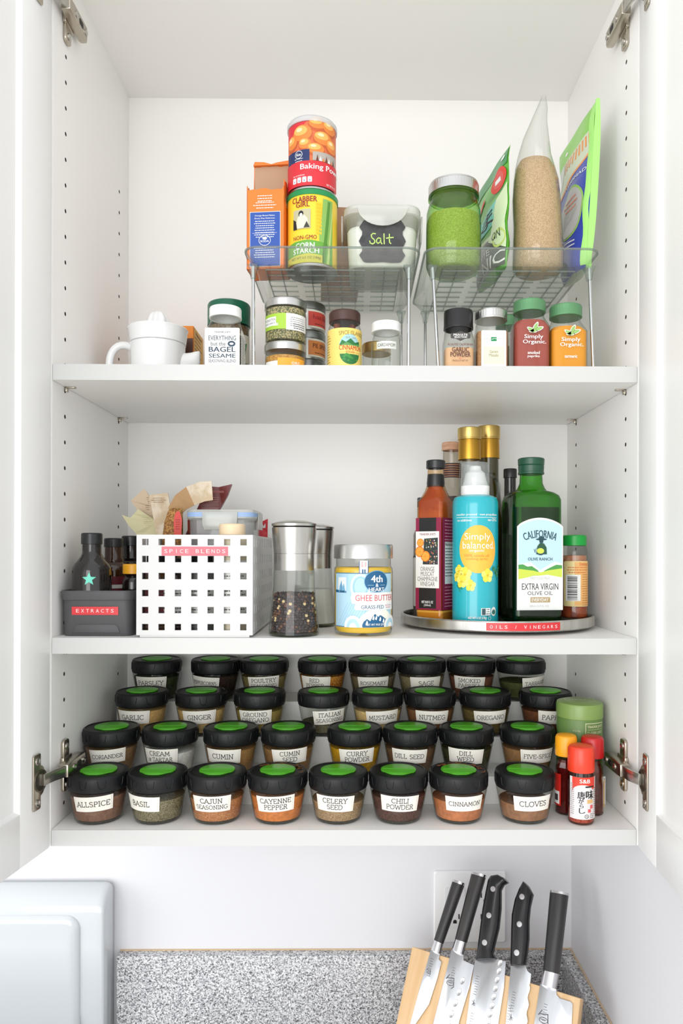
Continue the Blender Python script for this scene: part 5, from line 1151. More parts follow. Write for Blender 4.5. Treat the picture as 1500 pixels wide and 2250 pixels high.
# paper packets and pouches standing in the basket: outline at a real depth, running down to the basket floor
def packet(look, outline, Y, m, down=None, thick=.0022, name='spice_packet', lean=0, marks=None, bend=0, cat='packet', group=None):
    pts = [at(px, py, Y) for px, py in outline]; P = [(p.x, p.z) for p in pts]
    xs = [p[0] for p in P]; zl = min(p[1] for p in P)
    c = (min(xs)+max(xs))/2; t = thing(name, look, cat, (c, Y, zin), 0, group)
    Q = [(x-c, z-zin) for x, z in P]
    g = G(); g.prism(Q, 0, thick)
    o = g.build('sheet', m, t, smooth=0)
    bm = bmesh.new(); bm.from_mesh(o.data); bmesh.ops.triangulate(bm, faces=[f for f in bm.faces if len(f.verts) > 4])
    for k in range(1, 14):
        bmesh.ops.bisect_plane(bm, geom=bm.verts[:]+bm.edges[:]+bm.faces[:], dist=1e-6, plane_co=(0, 0, .0125*k), plane_no=(0, 0, 1))
    for v in bm.verts: v.co.y += lean*v.co.z*.3+.0016*math.sin(v.co.x*190+v.co.z*60)+bend*max(0, v.co.z-.10)**2*60
    bm.to_mesh(o.data); bm.free()
    if marks:
        a = Art(); 
        for kind, x0, y0_, x1, y1_, mm in marks:
            A, B = at(x0, y0_, Y), at(x1, y1_, Y); u_ = sorted((A.x-c, B.x-c)); v_ = sorted((A.z-zin, B.z-zin))
            if kind == 'r': a.rect(u_[0], v_[0], u_[1], v_[1], mm, 0, .001)
            elif kind == 'e': a.ell((u_[0]+u_[1])/2, (v_[0]+v_[1])/2, (u_[1]-u_[0])/2, (v_[1]-v_[0])/2, mm, 0)
            else: a.blurb(u_[0], u_[1], v_[1]-.001, max(1, int((v_[1]-v_[0])/.0028)), .0028, .0010, mm, 1)
        def mp(x, z, o_): return Vector((x, lean*z*.3+.0016*math.sin(x*190+z*60)-o_-.0003, z))
        a.build('print', mp, t, cut=.004, cutz=.012)
    return t
TAN = M('tan_paper', (222, 200, 172), .8); TAN2 = M('pale_tan_paper', (232, 218, 196), .8, 0, (214, 192, 160), 60); OLP = M('pale_olive_paper', (218, 212, 170), .8); KR2 = M('kraft_paper', (188, 150, 108), .8)
INKB = M('print_soft_brown', (150, 112, 84), .7)
# nested packets, from the left
packet('pale yellow-green paper packet, leftmost and lowest in the white basket', [(268, 1131), (286, 1138), (303, 1118), (345, 1146), (352, 1180), (352, 1330), (310, 1330), (306, 1180), (284, 1156)], .150, OLP, marks=[('b', 296, 1135, 336, 1160, C(200, 196, 150))])
packet('tan paper packet with curled corner behind the pale yellow packet', [(288, 1100), (316, 1075), (322, 1080), (345, 1120), (358, 1180), (366, 1330), (330, 1330), (326, 1160)], .166, TAN, marks=[('b', 306, 1092, 330, 1125, INKB)])
packet('upright pale tan paper packet with faint print in the white basket', [(327, 1087), (368, 1083), (374, 1110), (368, 1180), (368, 1330), (340, 1330), (344, 1180)], .140, TAN2, marks=[('b', 332, 1093, 366, 1108, INKB)])
t = packet('dark red foil pouch with folded top standing in the white basket', [(453, 1068), (480, 1070), (509, 1064), (500, 1088), (484, 1116), (468, 1150), (456, 1190), (452, 1340), (404, 1340), (404, 1180), (419, 1150), (436, 1110)], .152, M('maroon_foil', (110, 40, 38), .3), thick=.007, name='spice_pouch', marks=[('r', 447, 1078, 492, 1083, C(150, 84, 80)), ('b', 456, 1092, 484, 1108, C(186, 130, 120)), ('r', 412, 1142, 440, 1170, M('rust_print', (170, 62, 40), .4))])
# folded kraft strip: curls over to the right
P0 = [at(382, 1180, .125), at(381, 1150, .125), at(386, 1120, .125), at(398, 1103, .125), at(418, 1090, .122), at(444, 1080, .118), at(466, 1078, .116)]
t = thing('paper_strip', 'brown kraft paper strip curling out of the white basket', 'paper', tuple(Vector((P0[0].x, P0[0].y, zin))))
g = G(); hw_ = [.0045, .0070, .0105, .0125, .0140, .0140, .0130]; P0 = [Vector((P0[0].x, P0[0].y, zin+.001))]+P0; hw_ = [.0045]+hw_; rings = []
for i, p in enumerate(P0):
    d_ = (P0[min(i+1, len(P0)-1)]-P0[max(i-1, 0)]).normalized(); nrm = Vector((-d_.z, 0, d_.x)) ; q = p-t.location
    A_, B_ = q+nrm*hw_[i], q-nrm*hw_[i]
    rings.append([tuple(A_), tuple(B_), tuple(B_+Vector((0, .0012, 0))), tuple(A_+Vector((0, .0012, 0)))])
g.loft(rings, ms=[0, 0, 0, 0, 0, 1, 1]).build('strip', [KR2, TAN2], t, smooth=0)
# small grain bag with a red patch
def lump(name, look, rows, Y, dep, m, cat='bag', mats=None):
    Xc = Xat((rows[0][0]+rows[0][1])/2, Y, 1180); t = thing(name, look, cat, (Xc, Y, zin)); Tl = Matrix.Translation(-Vector((Xc, Y, zin)))
    n = 20; R_ = []
    for l, r_, py, d_ in rows:
        xl_, xr2 = Xat(l, Y, py), Xat(r_, Y, py); z = max(Zat(py, Y), zin+.0008)
        R_.append([((xl_+xr2)/2+(xr2-xl_)/2*math.cos(2*PI*i/n), Y+dep*d_*math.sin(2*PI*i/n), z) for i in range(n)])
    G().loft(R_, 0, Tl).build('body', m, t, smooth=60); return t
t = lump('seed_bag', 'small bag of brown seeds with a red patch in the white basket', [(362, 400, 1400, .7), (356, 402, 1300, 1), (357, 402, 1180, 1), (361, 402, 1150, .9), (369, 401, 1125, .7), (376, 400, 1118, .3)], .105, .010, M('brown_seed_bag', (190, 140, 78), .7, 0, (136, 92, 48), 500, .4, 'voronoi'))
u_ = wid(18, .1); px_ = Xat(391, .095, 1150)-t.location.x; pz_ = Zat(1150, .095)-zin
a = Art().poly([(px_-u_*.42, pz_-.018), (px_+u_*.42, pz_-.018), (px_+u_*.5, pz_+.004), (px_+u_*.3, pz_+.013), (px_, pz_+.016), (px_-u_*.35, pz_+.012), (px_-u_*.5, pz_)], M('patch_red', (220, 54, 38), .4), 0)
a.blurb(px_-u_*.3, px_+u_*.3, pz_+.004, 5, .003, .0012, C(150, 40, 30), 1)
a.build('print', flat(-.0108), t)
# locking food box with blue seal
Y0 = .062; wb = wid(150, Y0); p = at(514, 1150, Y0); dpb = .085; Y = Y0+dpb/2; Hc = Zat(1117, Y0)-zin-.001
t = thing('lock_box', 'clear locking food box with blue seal standing in the white basket', 'container', (min(p.x, xb-th_-wb*.53-.001), Y, zin))
G().rr([(.0004, wb*.86, dpb*.86, .010), (Hc-.014, wb*.95, dpb*.95, .012)], k=6, cap1=False).build('body', glass('frosted_box', (226, 228, 228), (170, 176, 178), haze=.22, rough=.15), t)
G().rr([(.002, wb*.84, dpb*.84, .010), (Hc*.62, wb*.90, dpb*.9, .011)], k=6).build('contents', M('brown_contents', (150, 110, 84), .8, 0, (110, 74, 58), 200), t)
G().rr([(Hc-.0145, wb*.97, dpb*.97, .013), (Hc-.012, wb*1.02, dpb*1.02, .014), (Hc-.0030, wb*1.02, dpb*1.02, .014), (Hc-.001, wb*.99, dpb*.99, .013), (Hc-.0012, wb*.93, dpb*.93, .012), (Hc-.004, wb*.91, dpb*.91, .012)], k=6).build('lid', LP2, t)
G().rr([(Hc-.0102, wb*1.022, dpb*1.022, .0142), (Hc-.0045, wb*1.022, dpb*1.022, .0142)], k=6, cap0=False, cap1=False).build('seal', M('blue_seal', (150, 180, 222), .4), t)
cl = wid(78, Y0)/2
G().prism([(-cl, Hc-.004), (cl, Hc-.004), (cl*.96, Hc-.021), (cl*.86, Hc-.027), (-cl*.86, Hc-.027), (-cl*.96, Hc-.021)], -dpb*.51-.0022, -dpb*.51-.0008).build('front_clip', LP2, t, bev=.0004)
G().prism([(-.02, Hc-.004), (.02, Hc-.004), (.018, Hc-.026), (-.018, Hc-.026)], wb*.51+.0004, wb*.51+.002, 'x').build('side_clip', LP2, t, bev=.0004)
# beige capped bottle, and jars seen through the holes
def in_jar(px, Y, r, pyt, look, bm_, cm, lm, caph=.014, name='spice_bottle', lo_=.0):
    X = Xat(px, Y, 1200); X = max(xa+th_+r+.0008, min(xb-th_-r-.0008, X)); H = Zat(pyt, Y)-zin
    t = thing(name, look, 'bottle', (X, Y, zin))
    G().lathe([(0, .001), (r*.9, .0003), (r, .003), (r, H-caph-.008), (r*.9, H-caph-.003), (r*.72, H-caph), (r*.72, H-caph+.002)], 36).build('glass_body', bm_, t)
    G().lathe(cap_prof(r*.84, H-caph, H), 36).build('cap', cm, t)
    a = Art().rect(-r*1.3, H*.18, r*1.3, H*.66, lm, 0).blurb(-r*1.1, r*1.1, H*.62, 13, .0045, .002, C(90, 90, 90), 1)
    a.build('label', cyl(r, 0), t, cut=.003); return t
BRNG = M('brown_spice_glass', (96, 66, 46), .15); GRNG = M('olive_spice', (150, 146, 84), .2); DRK = M('dark_spice', (52, 40, 36), .2)
in_jar(510, .0295, .0190, 1152, 'bottle with beige wooden-look cap at the front of the white basket', C(206, 196, 170), M('beige_cap', (236, 212, 176), .5), M('label_white', (240, 239, 234), .5))
in_jar(444, .0290, .0155, 1218, 'dark spice bottle with pale label behind the middle holes of the basket', C(120, 120, 118), BLACKP, M('label_white', (240, 239, 234), .5))
in_jar(384, .0290, .0155, 1226, 'spice bottle with white label behind the third column of basket holes', DRK, BLACKP, M('label_white', (240, 239, 234), .5))
in_jar(325, .0290, .0155, 1214, 'spice bottle with wine-red label behind the second column of basket holes', BRNG, BLACKP, C(120, 40, 44))
in_jar(322, .072, .0155, 1216, 'brown spice bottle in the front left corner of the basket', BRNG, BLACKP, C(176, 130, 96))
in_jar(560, .038, .0150, 1225, 'olive-green spice bottle at the right end of the basket', GRNG, BLACKP, C(210, 200, 110)) if 0 else None
# red and white packet at the right back corner of the basket
packet('red and white packet peeking over the right back edge of the basket', [(566, 1150), (588, 1140), (587, 1172), (586, 1340), (566, 1340)], .185, M('packet_red', (214, 52, 62), .4), thick=.004, marks=[('r', 573, 1150, 583, 1160, WH)])
# ---------------------------------------------------------------- pepper and salt mills
def mill(X, Y, look, pep):
    r = .0312; t = thing('spice_mill', look, 'grinder', (X, Y, Z2), 0)
    H = .1425
    gp = [(.022, .0045), (r*.94, .0035), (r*.985, .006), (r*.93, .020), (r*.86, .040), (r*.80, .060), (.0245, .078), (.0245, .082)]
    G().lathe([(0, .002), (r*.5, .0008), (r*.95, .0003), (r, .0025), (r, .007), (r*.955, .020), (r*.885, .040), (r*.825, .060), (.0252, .078), (.0248, .083)], 56).build('glass_body', GLASS, t)
    G().lathe([(0, .0030), (r*.9, .0015), (r*.96, .0030), (r*.94, .0045), (0, .0045)], 40).build('glass_foot', glass('foot_glass', (222, 222, 200), (140, 140, 110)), t)
    G().lathe([(.0235, .0805), (.0250, .0805), (.0250, .1005), (.0247, .1008), (.0250, .1011), (.0268, .120), (.0276, .133), (.0268, .1335), (.0258, .1335)], 64).build('steel_sleeve', STEEL, t)
    G().lathe([(.0262, .1335), (.0262, .1350)], 48).build('gap', M('gap_dark', (30, 28, 26), .6), t)
    G().lathe([(.0262, .1348), (.0280, .1350), (.0281, .1378), (.0272, .1386), (.022, .1400), (.014, .1418), (0, .1425)], 64).build('steel_cap', STEEL, t)
    if pep:
        g = G(); rd = random.Random(11); ic = bmesh.new(); bmesh.ops.create_icosphere(ic, subdivisions=1, radius=1)
        iv = [v.co.copy() for v in ic.verts]; jf = [tuple(v.index for v in f.verts) for f in ic.faces]; ic.free()
        for layer in range(15):
            z = .0070+layer*.0030
            for ring, rr_ in ((0, 0), (1, .0042), (2, .0084)):
                pass
            R_ = r*(.955-(.955-.86)*(z-.006)/.036)-.0024
            for q in range(34):
                a_ = 2*PI*q/34+layer*.6+rd.uniform(-.05, .05); rr_ = R_-rd.uniform(0, .0012); s = rd.uniform(.0019, .0026)
                cc = rd.random(); mi = 1 if cc < .16 else (2 if cc < .24 and 3 < layer < 14 else (3 if cc < .34 else 0))
                zz_ = z+rd.uniform(-.0007, .0007)
                if layer == 14 and rd.random() < .4: continue
                g.add([(rr_*math.cos(a_)+v.x*s, rr_*math.sin(a_)+v.y*s, zz_+v.z*s) for v in iv], jf, mi)
        for q in range(140):
            a_ = rd.uniform(0, 2*PI); rr_ = (r*.80)*math.sqrt(rd.random()); s = rd.uniform(.0020, .0027)
            g.add([(rr_*math.cos(a_)+v.x*s, rr_*math.sin(a_)+v.y*s, .0505+rd.uniform(-.001, .0015)+v.z*s) for v in iv], jf, 0 if q % 5 else 1)
        g.lathe([(0, .0055), (r*.84, .0055), (r*.74, .050), (0, .050)], 30, 0)
        o = g.build('peppercorns', [M('peppercorn', (58, 46, 44), .6, bump=.3, scale=900), M('peppercorn_brown', (112, 76, 60), .6), M('peppercorn_white', (226, 200, 150), .6), M('peppercorn_grey', (84, 74, 76), .6)], t); o['kind'] = 'stuff'
    else:
        G().lathe([(0, .005), (r*.93, .005), (r*.80, .052), (0, .053)], 40).build('salt', M('coarse_salt', (226, 226, 222), .8, bump=.6, scale=500), t)
    return t
mill(Xat(646, .0345, 1300), .0345, 'steel and glass pepper mill half full of peppercorns', True)
mill(Xat(689.5, .150, 1300), .150, 'steel and glass salt mill standing behind the pepper mill', False)
# ---------------------------------------------------------------- ghee jar
Y = .050; r = wid(65, Y-.006); p = at(798, 1300, Y); Hj = Zat(1196, Y+r)-Z2
t = thing('ghee_jar', 'wide glass jar of yellow ghee with silver lid and blue and white label', 'jar', (p.x, Y, Z2))
lid0 = Zat(1228, Y-r)-Z2
hb = lid0-.002
G().lathe([(0, .002), (r*.85, .0004), (r*.95, .002), (r*.985, .006), (r*.96, .009), (r*.995, .013), (r, .018), (r, hb-.014), (r*.985, hb-.010), (r*.93, hb-.007), (r*.93, hb+.004)], 64).build('glass_body', GLASS, t)
GHEE = M('ghee', (246, 200, 58), .45, sss=0)
G().lathe([(0, .004), (r*.86, .004), (r*.94, .008), (r*.965, .013), (r*.965, hb-.0145), (r*.955, hb-.0105), (r*.90, hb-.0085), (0, hb-.0085)], 56).build('ghee', GHEE, t)
G().lathe([(r*.955, lid0), (r, lid0+.0002), (r*1.0, Hj-.0025), (r*.975, Hj-.0008), (r*.93, Hj-.0004), (r*.9, Hj-.0012), (0, Hj-.001)], 64).build('lid', LIDM, t)
def s6(py): return Zat(py, Y-r)-Z2
KBL = M('label_sky', (176, 212, 230), .5); TB = M('label_teal_blue', (24, 92, 136), .5); KW = M('label_white', (240, 239, 234), .5); KRD = M('print_rose', (206, 84, 92), .5)
MB = M('label_mid_blue', (120, 176, 206), .5)
a = Art().rect(-.042, s6(1379), .042, s6(1259), KBL, 0).line([(-.042, s6(1260)), (.042, s6(1260))], .0008, TB, 1).line([(-.042, s6(1378)), (.042, s6(1378))], .0008, TB, 1)
for q in range(9): a.line([(-.038+q*.0022, s6(1262)), (-.038+q*.0022, s6(1300))], .00025, MB, 1).line([(-.036+q*.0035, s6(1376)), (-.020+q*.0035, s6(1325))], .0003, MB, 1)
a.ring(-.004, s6(1290), .0125, .016, .0022, M('label_pale_sky', (222, 234, 240), .5), 1).ring(-.004, s6(1290), .0085, .012, .0006, MB, 1)
a.rect(-.036, s6(1303), -.0225, s6(1269), KW, 1).poly([(-.035, s6(1302)), (-.033, s6(1288)), (-.030, s6(1276)), (-.028, s6(1290)), (-.026, s6(1282)), (-.023, s6(1302))], MB, 2).line([(-.030, s6(1302)), (-.0305, s6(1284))], .0006, TB, 3)
a.poly([(-.042, s6(1303)), (-.022, s6(1303)), (-.0225, s6(1299)), (-.042, s6(1297))], TB, 2)
a.ell(.0165, s6(1278), .0160, .0135, TB, 3, 36).ring(.0165, s6(1278), .0160, .0135, .0006, MB, 4, 36)
a.text('4th', .0165, s6(1272), .0085, WH, 5, .0150, .05).text('&', .0165, s6(1286), .0042, WH, 5, None, .04).text('HEART', .0165, s6(1295.5), .0046, WH, 5, .0205, .05)
a.line([(.005, s6(1286)), (.012, s6(1286))], .0004, KBL, 5).line([(.021, s6(1286)), (.028, s6(1286))], .0004, KBL, 5)
a.poly([(-.014, s6(1327)), (-.016, s6(1314)), (-.014, s6(1302)), (.043, s6(1302)), (.043, s6(1327))], KW, 6)
a.text('GHEE BUTTER', .0165, s6(1314), .0074, KRD, 7, .053, .005)
a.poly([(-.010, s6(1341)), (-.0115, s6(1334)), (-.010, s6(1327)), (.043, s6(1327)), (.043, s6(1341))], M('label_off_white', (230, 236, 238), .5), 6)
a.text('GRASS-FED', .0115, s6(1334), .0045, M('print_steel_blue', (70, 96, 124), .5), 7, .029, .01).blurb(.0285, .040, s6(1331), 2, .0025, .001, KRD, 7)
a.poly([(-.005+.0465*i/24, s6(1378)+.0235*math.sin(PI*(.08+.84*i/24))**.6) for i in range(25)]+[(.0415, s6(1378)), (-.005, s6(1378))], M('label_ivory', (244, 244, 226), .5), 5)
mt = [(-.003, s6(1378)), (.0, s6(1366)), (.004, s6(1360)), (.008, s6(1365)), (.011, s6(1354)), (.014, s6(1349)), (.018, s6(1356)), (.021, s6(1352)), (.025, s6(1356)), (.029, s6(1361)), (.033, s6(1357)), (.038, s6(1366)), (.040, s6(1378))]
a.poly(mt, TB, 6)
for x, z in ((.012, 1352), (.0155, 1352), (.021, 1355), (.026, 1359), (.033, 1360), (.004, 1363)):
    a.poly([(x-.0018, s6(z+9)), (x, s6(z)), (x+.0012, s6(z+5)), (x+.0004, s6(z+11))], WH, 7)
a.text('NET WT 9OZ (255g)', .016, s6(1373.5), .0032, WH, 8, .0265, .03)
for cx_ in (-.013, .038): a.poly([(cx_+.0115*math.cos(PI*i/14), s6(1379)+.0145*math.sin(PI*i/14)) for i in range(15)], KW, 7).poly([(cx_+.0085*math.cos(PI*i/14), s6(1379)+.0105*math.sin(PI*i/14)) for i in range(15)], KBL, 8).poly([(cx_+.0045*math.cos(PI*i/12), s6(1379)+.0055*math.sin(PI*i/12)) for i in range(13)], KW, 9)
a.build('label', cyl(r+.0001, 0), t, cut=.003, step=.00010)
a = Art().rect(-.0055, s6(1261), .0055, s6(1232), KW, 0).line([(-.0052, s6(1260)), (-.0052, s6(1233))], .0008, TB, 1).line([(.0052, s6(1260)), (.0052, s6(1233))], .0008, TB, 1).text('BIMI', -.0018, s6(1240), .0026, KRD, 1, .006, 0, rot=PI/2).text('PINK', .0022, s6(1240), .0026, KRD, 1, .006, 0, rot=PI/2).rect(-.002, s6(1260), -.0003, s6(1251), TB, 1).rect(.0006, s6(1260), .0022, s6(1251), TB, 1)
a.build('seal_strip', cyl(r+.0001, .0), t, cut=.003)
# ---------------------------------------------------------------- turntable
SXc, SYc, SR = Xat(1089, .155, 1370), .1565, .1335
t = thing('turntable', 'round steel turntable with black inner mat carrying the oils and vinegars', 'turntable', (SXc, SYc, Z2))
G().lathe([(0, .0004), (.10, .0004), (.10, .0030), (0, .0030)], 60).build('base', BLACKP, t)
G().lathe([(.0, .0034), (SR-.008, .0034), (SR-.002, .0042), (SR, .006), (SR, .0165), (SR-.0012, .0180), (SR-.0035, .0180), (SR-.0042, .0165), (SR-.0042, .0085), (0, .0085)], 110).build('tray', STEEL, t)
G().lathe([(0, .0087), (SR-.0045, .0087), (SR-.0045, .0099), (0, .0099)], 90).build('mat', M('black_mat', (30, 30, 32), .6), t)
TT = Z2+.0101
tape(t, wid(172, .023), .0098, 'OILS / VINEGARS', lambda x, z, o: cyl(SR, .085)(x, .0112+z, o), cut=.006, tw=wid(160, .023))
# orange muscat vinegar: square bottle turned a little
def rrz(r_, n): return r_
Y = .108; a_ = -.60; s_q = .0395; X = Xat(956.5, Y, 1200); H = Zat(1011, Y)-TT
t = thing('vinegar_bottle', 'square bottle of orange vinegar with black neck and maroon label', 'bottle', (X, Y, TT), a_)
VB = glass('vinegar_glass', (244, 226, 200), (196, 150, 96)); hs = Zat(1100, Y)-TT; hn = Zat(1082, Y)-TT
G().rr([(.0004, s_q*.9, s_q*.9, .004), (.003, s_q, s_q, .005), (hs-.002, s_q, s_q, .006), (hs+.006, s_q*.88, s_q*.88, .014), (hn+.003, .028, .028, .0135), (hn+.010, .0235, .0235, .0117), (H-.012, .0215, .0215, .0107)], k=6, cap1=False).build('glass_body', VB, t)
G().rr([(.004, s_q*.9, s_q*.9, .004), (Zat(1360, Y)-TT+.0, s_q-.003, s_q-.003, .004), (hs-.002, s_q-.003, s_q-.003, .005), (hs+.005, s_q*.82, s_q*.82, .013), (hn+.002, .025, .025, .012), (hn+.008, .019, .019, .009)], k=6).build('vinegar', M('orange_vinegar', (196, 102, 32), .12, 0, (170, 74, 20), 30), t)
G().lathe([(.0118, hn+.008), (.0121, hn+.012), (.0110, Zat(1042, Y)-TT)], 40).build('neck_sleeve', M('black_sleeve', (26, 24, 26), .35), t)
G().lathe(cap_prof(.0128, Zat(1030, Y)-TT, H), 40).build('cap', PCAP, t)
G().rr([(.003, s_q*.98, s_q*.98, .005), (.016, s_q+.0002, s_q+.0002, .005)], k=5, cap0=False, cap1=False).build('sediment', M('amber_sediment', (214, 160, 66), .3), t)
WIN = M('label_wine', (142, 26, 66), .5)
def s7(py): return Zat(py, Y-.02)-TT
hl_ = s_q/2
a = Art().rect(-hl_+.0008, s7(1340), hl_-.0005, s7(1137), WIN, 0).rect(-hl_+.006, s7(1337), hl_-.008, s7(1137), BLK, 1).rect(-hl_+.001, s7(1292), hl_-.0035, s7(1167), KW, 2).ring(0, 0, .0001, .0001, .00001, KW, 2)
a.text("TRADER JOE'S", -.001, s7(1174), .0036, WIN, 3, .024, .02)
a.poly([(-.008, s7(1240)), (.0145, s7(1240)), (.0145, s7(1181)), (-.006, s7(1183))], C(46, 56, 58), 3)
rd = random.Random(2)
for q in range(60): a.ell(rd.uniform(-.003, .0135), s7(rd.uniform(1184, 1238)), .0009, .0011, [C(130, 66, 90), C(210, 140, 80), C(90, 110, 70), C(220, 214, 200)][q % 4], 4, 6)
for (x, py, rr2) in ((-.0115, 1192, .0052), (-.0125, 1212, .0068), (-.004, 1222, .0068)):
    a.ell(x, s7(py), rr2, rr2*1.05, M('orange_rind', (236, 130, 30), .5), 5, 20).ell(x, s7(py), rr2*.82, rr2*.86, M('orange_flesh', (250, 176, 72), .5), 6, 20)
    for q in range(6): a.line([(x, s7(py)), (x+rr2*.78*math.cos(q*PI/3), s7(py)+rr2*.8*math.sin(q*PI/3))], .0003, M('orange_rind', (236, 130, 30), .5), 7)
for t_, py, w_ in (('ORANGE', 1250, .021), ('MUSCAT', 1261, .020), ('CHAMPAGNE', 1272, .030), ('VINEGAR', 1283, .022)): a.text(t_, -.001, s7(py), .0058, C(110, 104, 104), 3, w_, 0)
a.text('NET 8.45 FL OZ', -.001, s7(1323), .0034, WH, 3, .017, .03).text('(250ml)', -.001, s7(1330.5), .0034, WH, 3, .010, .03)
a.build('front_label', flat(-s_q/2-.0001), t)
a = Art().rect(-hl_+.0008, s7(1340), hl_-.0008, s7(1137), WIN, 0).rect(-.012, s7(1283), .016, s7(1190), KW, 1).text('Nutrition', -.001, s7(1196), .0034, INK, 2, .020, .03).blurb(-.011, .015, s7(1205), 10, .0040, .0016, INK, 2, al='l').blurb(-.012, .014, s7(1143), 8, .0042, .0016, C(226, 170, 190), 1, al='l').blurb(-.012, .014, s7(1290), 7, .0042, .0016, C(226, 170, 190), 1, al='l')
a.build('side_label', lambda x, z, o: Vector((s_q/2+.0001+o, x, z)), t)
# teal spray can
Y = .080; r = wid(50.5, Y-.008); X = Xat(1043.5, Y, 1200); H = Zat(1019, Y+.01)-TT
t = thing('spray_can', 'turquoise cooking oil spray can with clear cap and yellow circle', 'spray can', (X, Y, TT))
TQ = M('can_turquoise', (32, 176, 190), .22, coat=.4); hsn = Zat(1112, Y)-TT; hc0 = Zat(1088, Y)-TT; hc1 = Zat(1068, Y)-TT
G().lathe([(0, .001), (r*.94, .0003), (r, .002), (r, hsn), (r*.985, hsn+.006), (r*.92, hsn+.011), (r*.80, hc0-.0015), (r*.66, hc0)], 64).build('can', TQ, t)
G().lathe([(r*.60, hc0-.001), (r*.615, hc0-.001), (r*.615, hc1), (r*.57, hc1+.001), (r*.50, hc1+.006), (r*.42, hc1+.017), (r*.26, hc1+.021), (r*.24, hc1+.026), (0, hc1+.027)], 48).build('nozzle', WCAP, t)
G().lathe([(r*.612, hc1), (r*.60, H-.001), (r*.58, H), (0, H)], 48).build('clear_cap', glass('cap_clear', (240, 243, 243), (190, 196, 196), haze=.16, rough=.08), t)
def s8(py): return Zat(py, Y-r)-TT
SUN = M('print_sun', (250, 188, 70), .45); SUN2 = M('print_sun_text', (226, 146, 60), .45); YF = M('flower_yellow', (240, 222, 74), .5); YF2 = M('flower_deep', (220, 190, 40), .5); LF = M('print_leaf', (60, 140, 96), .5)
a = Art().ell(.000, s8(1206), .0255, .0305, SUN, 1, 44)
a.text('expeller pressed · non propellants', -.001, s8(1130), .0034, WH, 1, .060, .03).line([(-.031, s8(1136)), (.029, s8(1136))], .0005, WH, 1).text('no additives', -.019, s8(1142), .0032, WH, 1, .021, .03).text('no CFCs', .0205, s8(1141), .0034, WH, 1, .0155, .04)
a.text('Simply', -.001, s8(1180), .0112, WH, 2, .034, -.01).text('balanced.', .001, s8(1197), .0092, WH, 2, .043, -.008).text('organic', -.002, s8(1210), .0040, WH, 2, .019, .03).line([(-.020, s8(1203.5)), (.020, s8(1203.5))], .0002, SUN2, 2)
a.text('100% canola oil', -.002, s8(1220), .0036, SUN2, 2, .032, .02).text('cooking spray', -.002, s8(1228), .0036, SUN2, 2, .029, .02)
rd = random.Random(6)
for (x, py, s) in ((.0255, 1262, 1), (.031, 1250, .8), (-.029, 1290, .9), (.020, 1252, .7)):
    for q in range(5):
        an = q*.55-1.2; a.poly([(x+s*(.011*math.cos(an+.3)*f+.0016*math.sin(6*f)*math.cos(an+1.8)), s8(py)+s*(.010*math.sin(an+.3)*f)+(-1)**k_*s*.0015*math.sin(PI*f)) for k_ in (0, 1) for f in ([0, .3, .6, 1] if k_ == 0 else [.6, .3])], LF, 2)
for (x, py, s) in ((-.026, 1255, 1), (-.017, 1262, 1.15), (-.022, 1278, 1.0), (-.010, 1286, .9), (.012, 1264, 1.1), (-.030, 1268, .8)):
    for q in range(5): an = q*2*PI/5+.3*s; a.ell(x+s*.0042*math.cos(an), s8(py)+s*.0046*math.sin(an), s*.0036, s*.0040, YF if q % 2 else M('flower_pale', (248, 236, 120), .5), 3+q % 2, 12)
    a.ell(x, s8(py), s*.0016, s*.0016, YF2, 6, 8)
a.rect(.0035, s8(1352), .0165, s8(1336), WH, 1).rect(.0045, s8(1351), .0095, s8(1337), C(60, 90, 96), 2).blurb(.0102, .016, s8(1339), 4, .0028, .0014, C(60, 90, 96), 2).ell(.0225, s8(1344), .0048, .0058, WH, 1, 20).ell(.0225, s8(1345.5), .0036, .0030, C(60, 120, 110), 2, 16).text('USDA', .0225, s8(1340.5), .0016, C(60, 100, 96), 2, .005)
a.text('NET WT 6 OZ (170g)', -.001, s8(1358.5), .0040, WH, 1, .0235, .03).ring(.0155, s8(1358.5), .0022, .0024, .0004, WH, 1, 14)
a.build('print', cyl(r+.0001, -.02), t, cut=.003, base=.00015)
# green olive oil bottle
Y = .103; s_o = .0665; a_ = .12; X = Xat(1166, Y, 1200); H = Zat(1008, Y+.01)-TT
t = thing('olive_oil_bottle', 'large square green olive oil bottle with pale landscape label and green cap', 'bottle', (X, Y, TT), a_)
OG = glass('green_bottle_glass', (132, 208, 98), (34, 104, 38)); hs = Zat(1096, Y)-TT; hn = Zat(1078, Y)-TT; ccx = -.004
dpt = .062
G().rr([(.0004, s_o*.92, dpt*.92, .008), (.003, s_o, dpt, .009), (hs-.002, s_o, dpt, .012), (hs+.004, s_o*.97, dpt*.97, .016), (hs+.0085, s_o*.86, dpt*.86, .022), (hs+.011, s_o*.62, dpt*.66, .020), (hs+.0145, .036, .036, .0178), (hs+.021, .0305, .0305, .0152), (H-.020, .029, .029, .0144)], k=8, cap1=False).build('glass_body', OG, t)
G().rr([(.005, s_o*.9, dpt*.9, .008), (.007, s_o-.004, dpt-.004, .008), (hs-.012, s_o-.004, dpt-.004, .010), (hs-.0115, s_o*.5, dpt*.5, .010)], k=7).build('oil', M('dark_olive_oil', (34, 44, 20), .12, coat=.3), t)
ribbed([(.0165, H-.022), (.0172, H-.0215), (.0172, H-.019), (.0166, H-.0185), (.0170, H-.012), (.0170, H-.0105), (.0164, H-.010), (.0172, H-.009), (.0174, H-.0015), (.0165, H-.0004), (.0150, H)], 80, .010, H-.0085, H-.001).build('cap', M('forest_cap', (24, 76, 52), .32), t, smooth=15)
def s9(py): return Zat(py, Y-.031)-TT
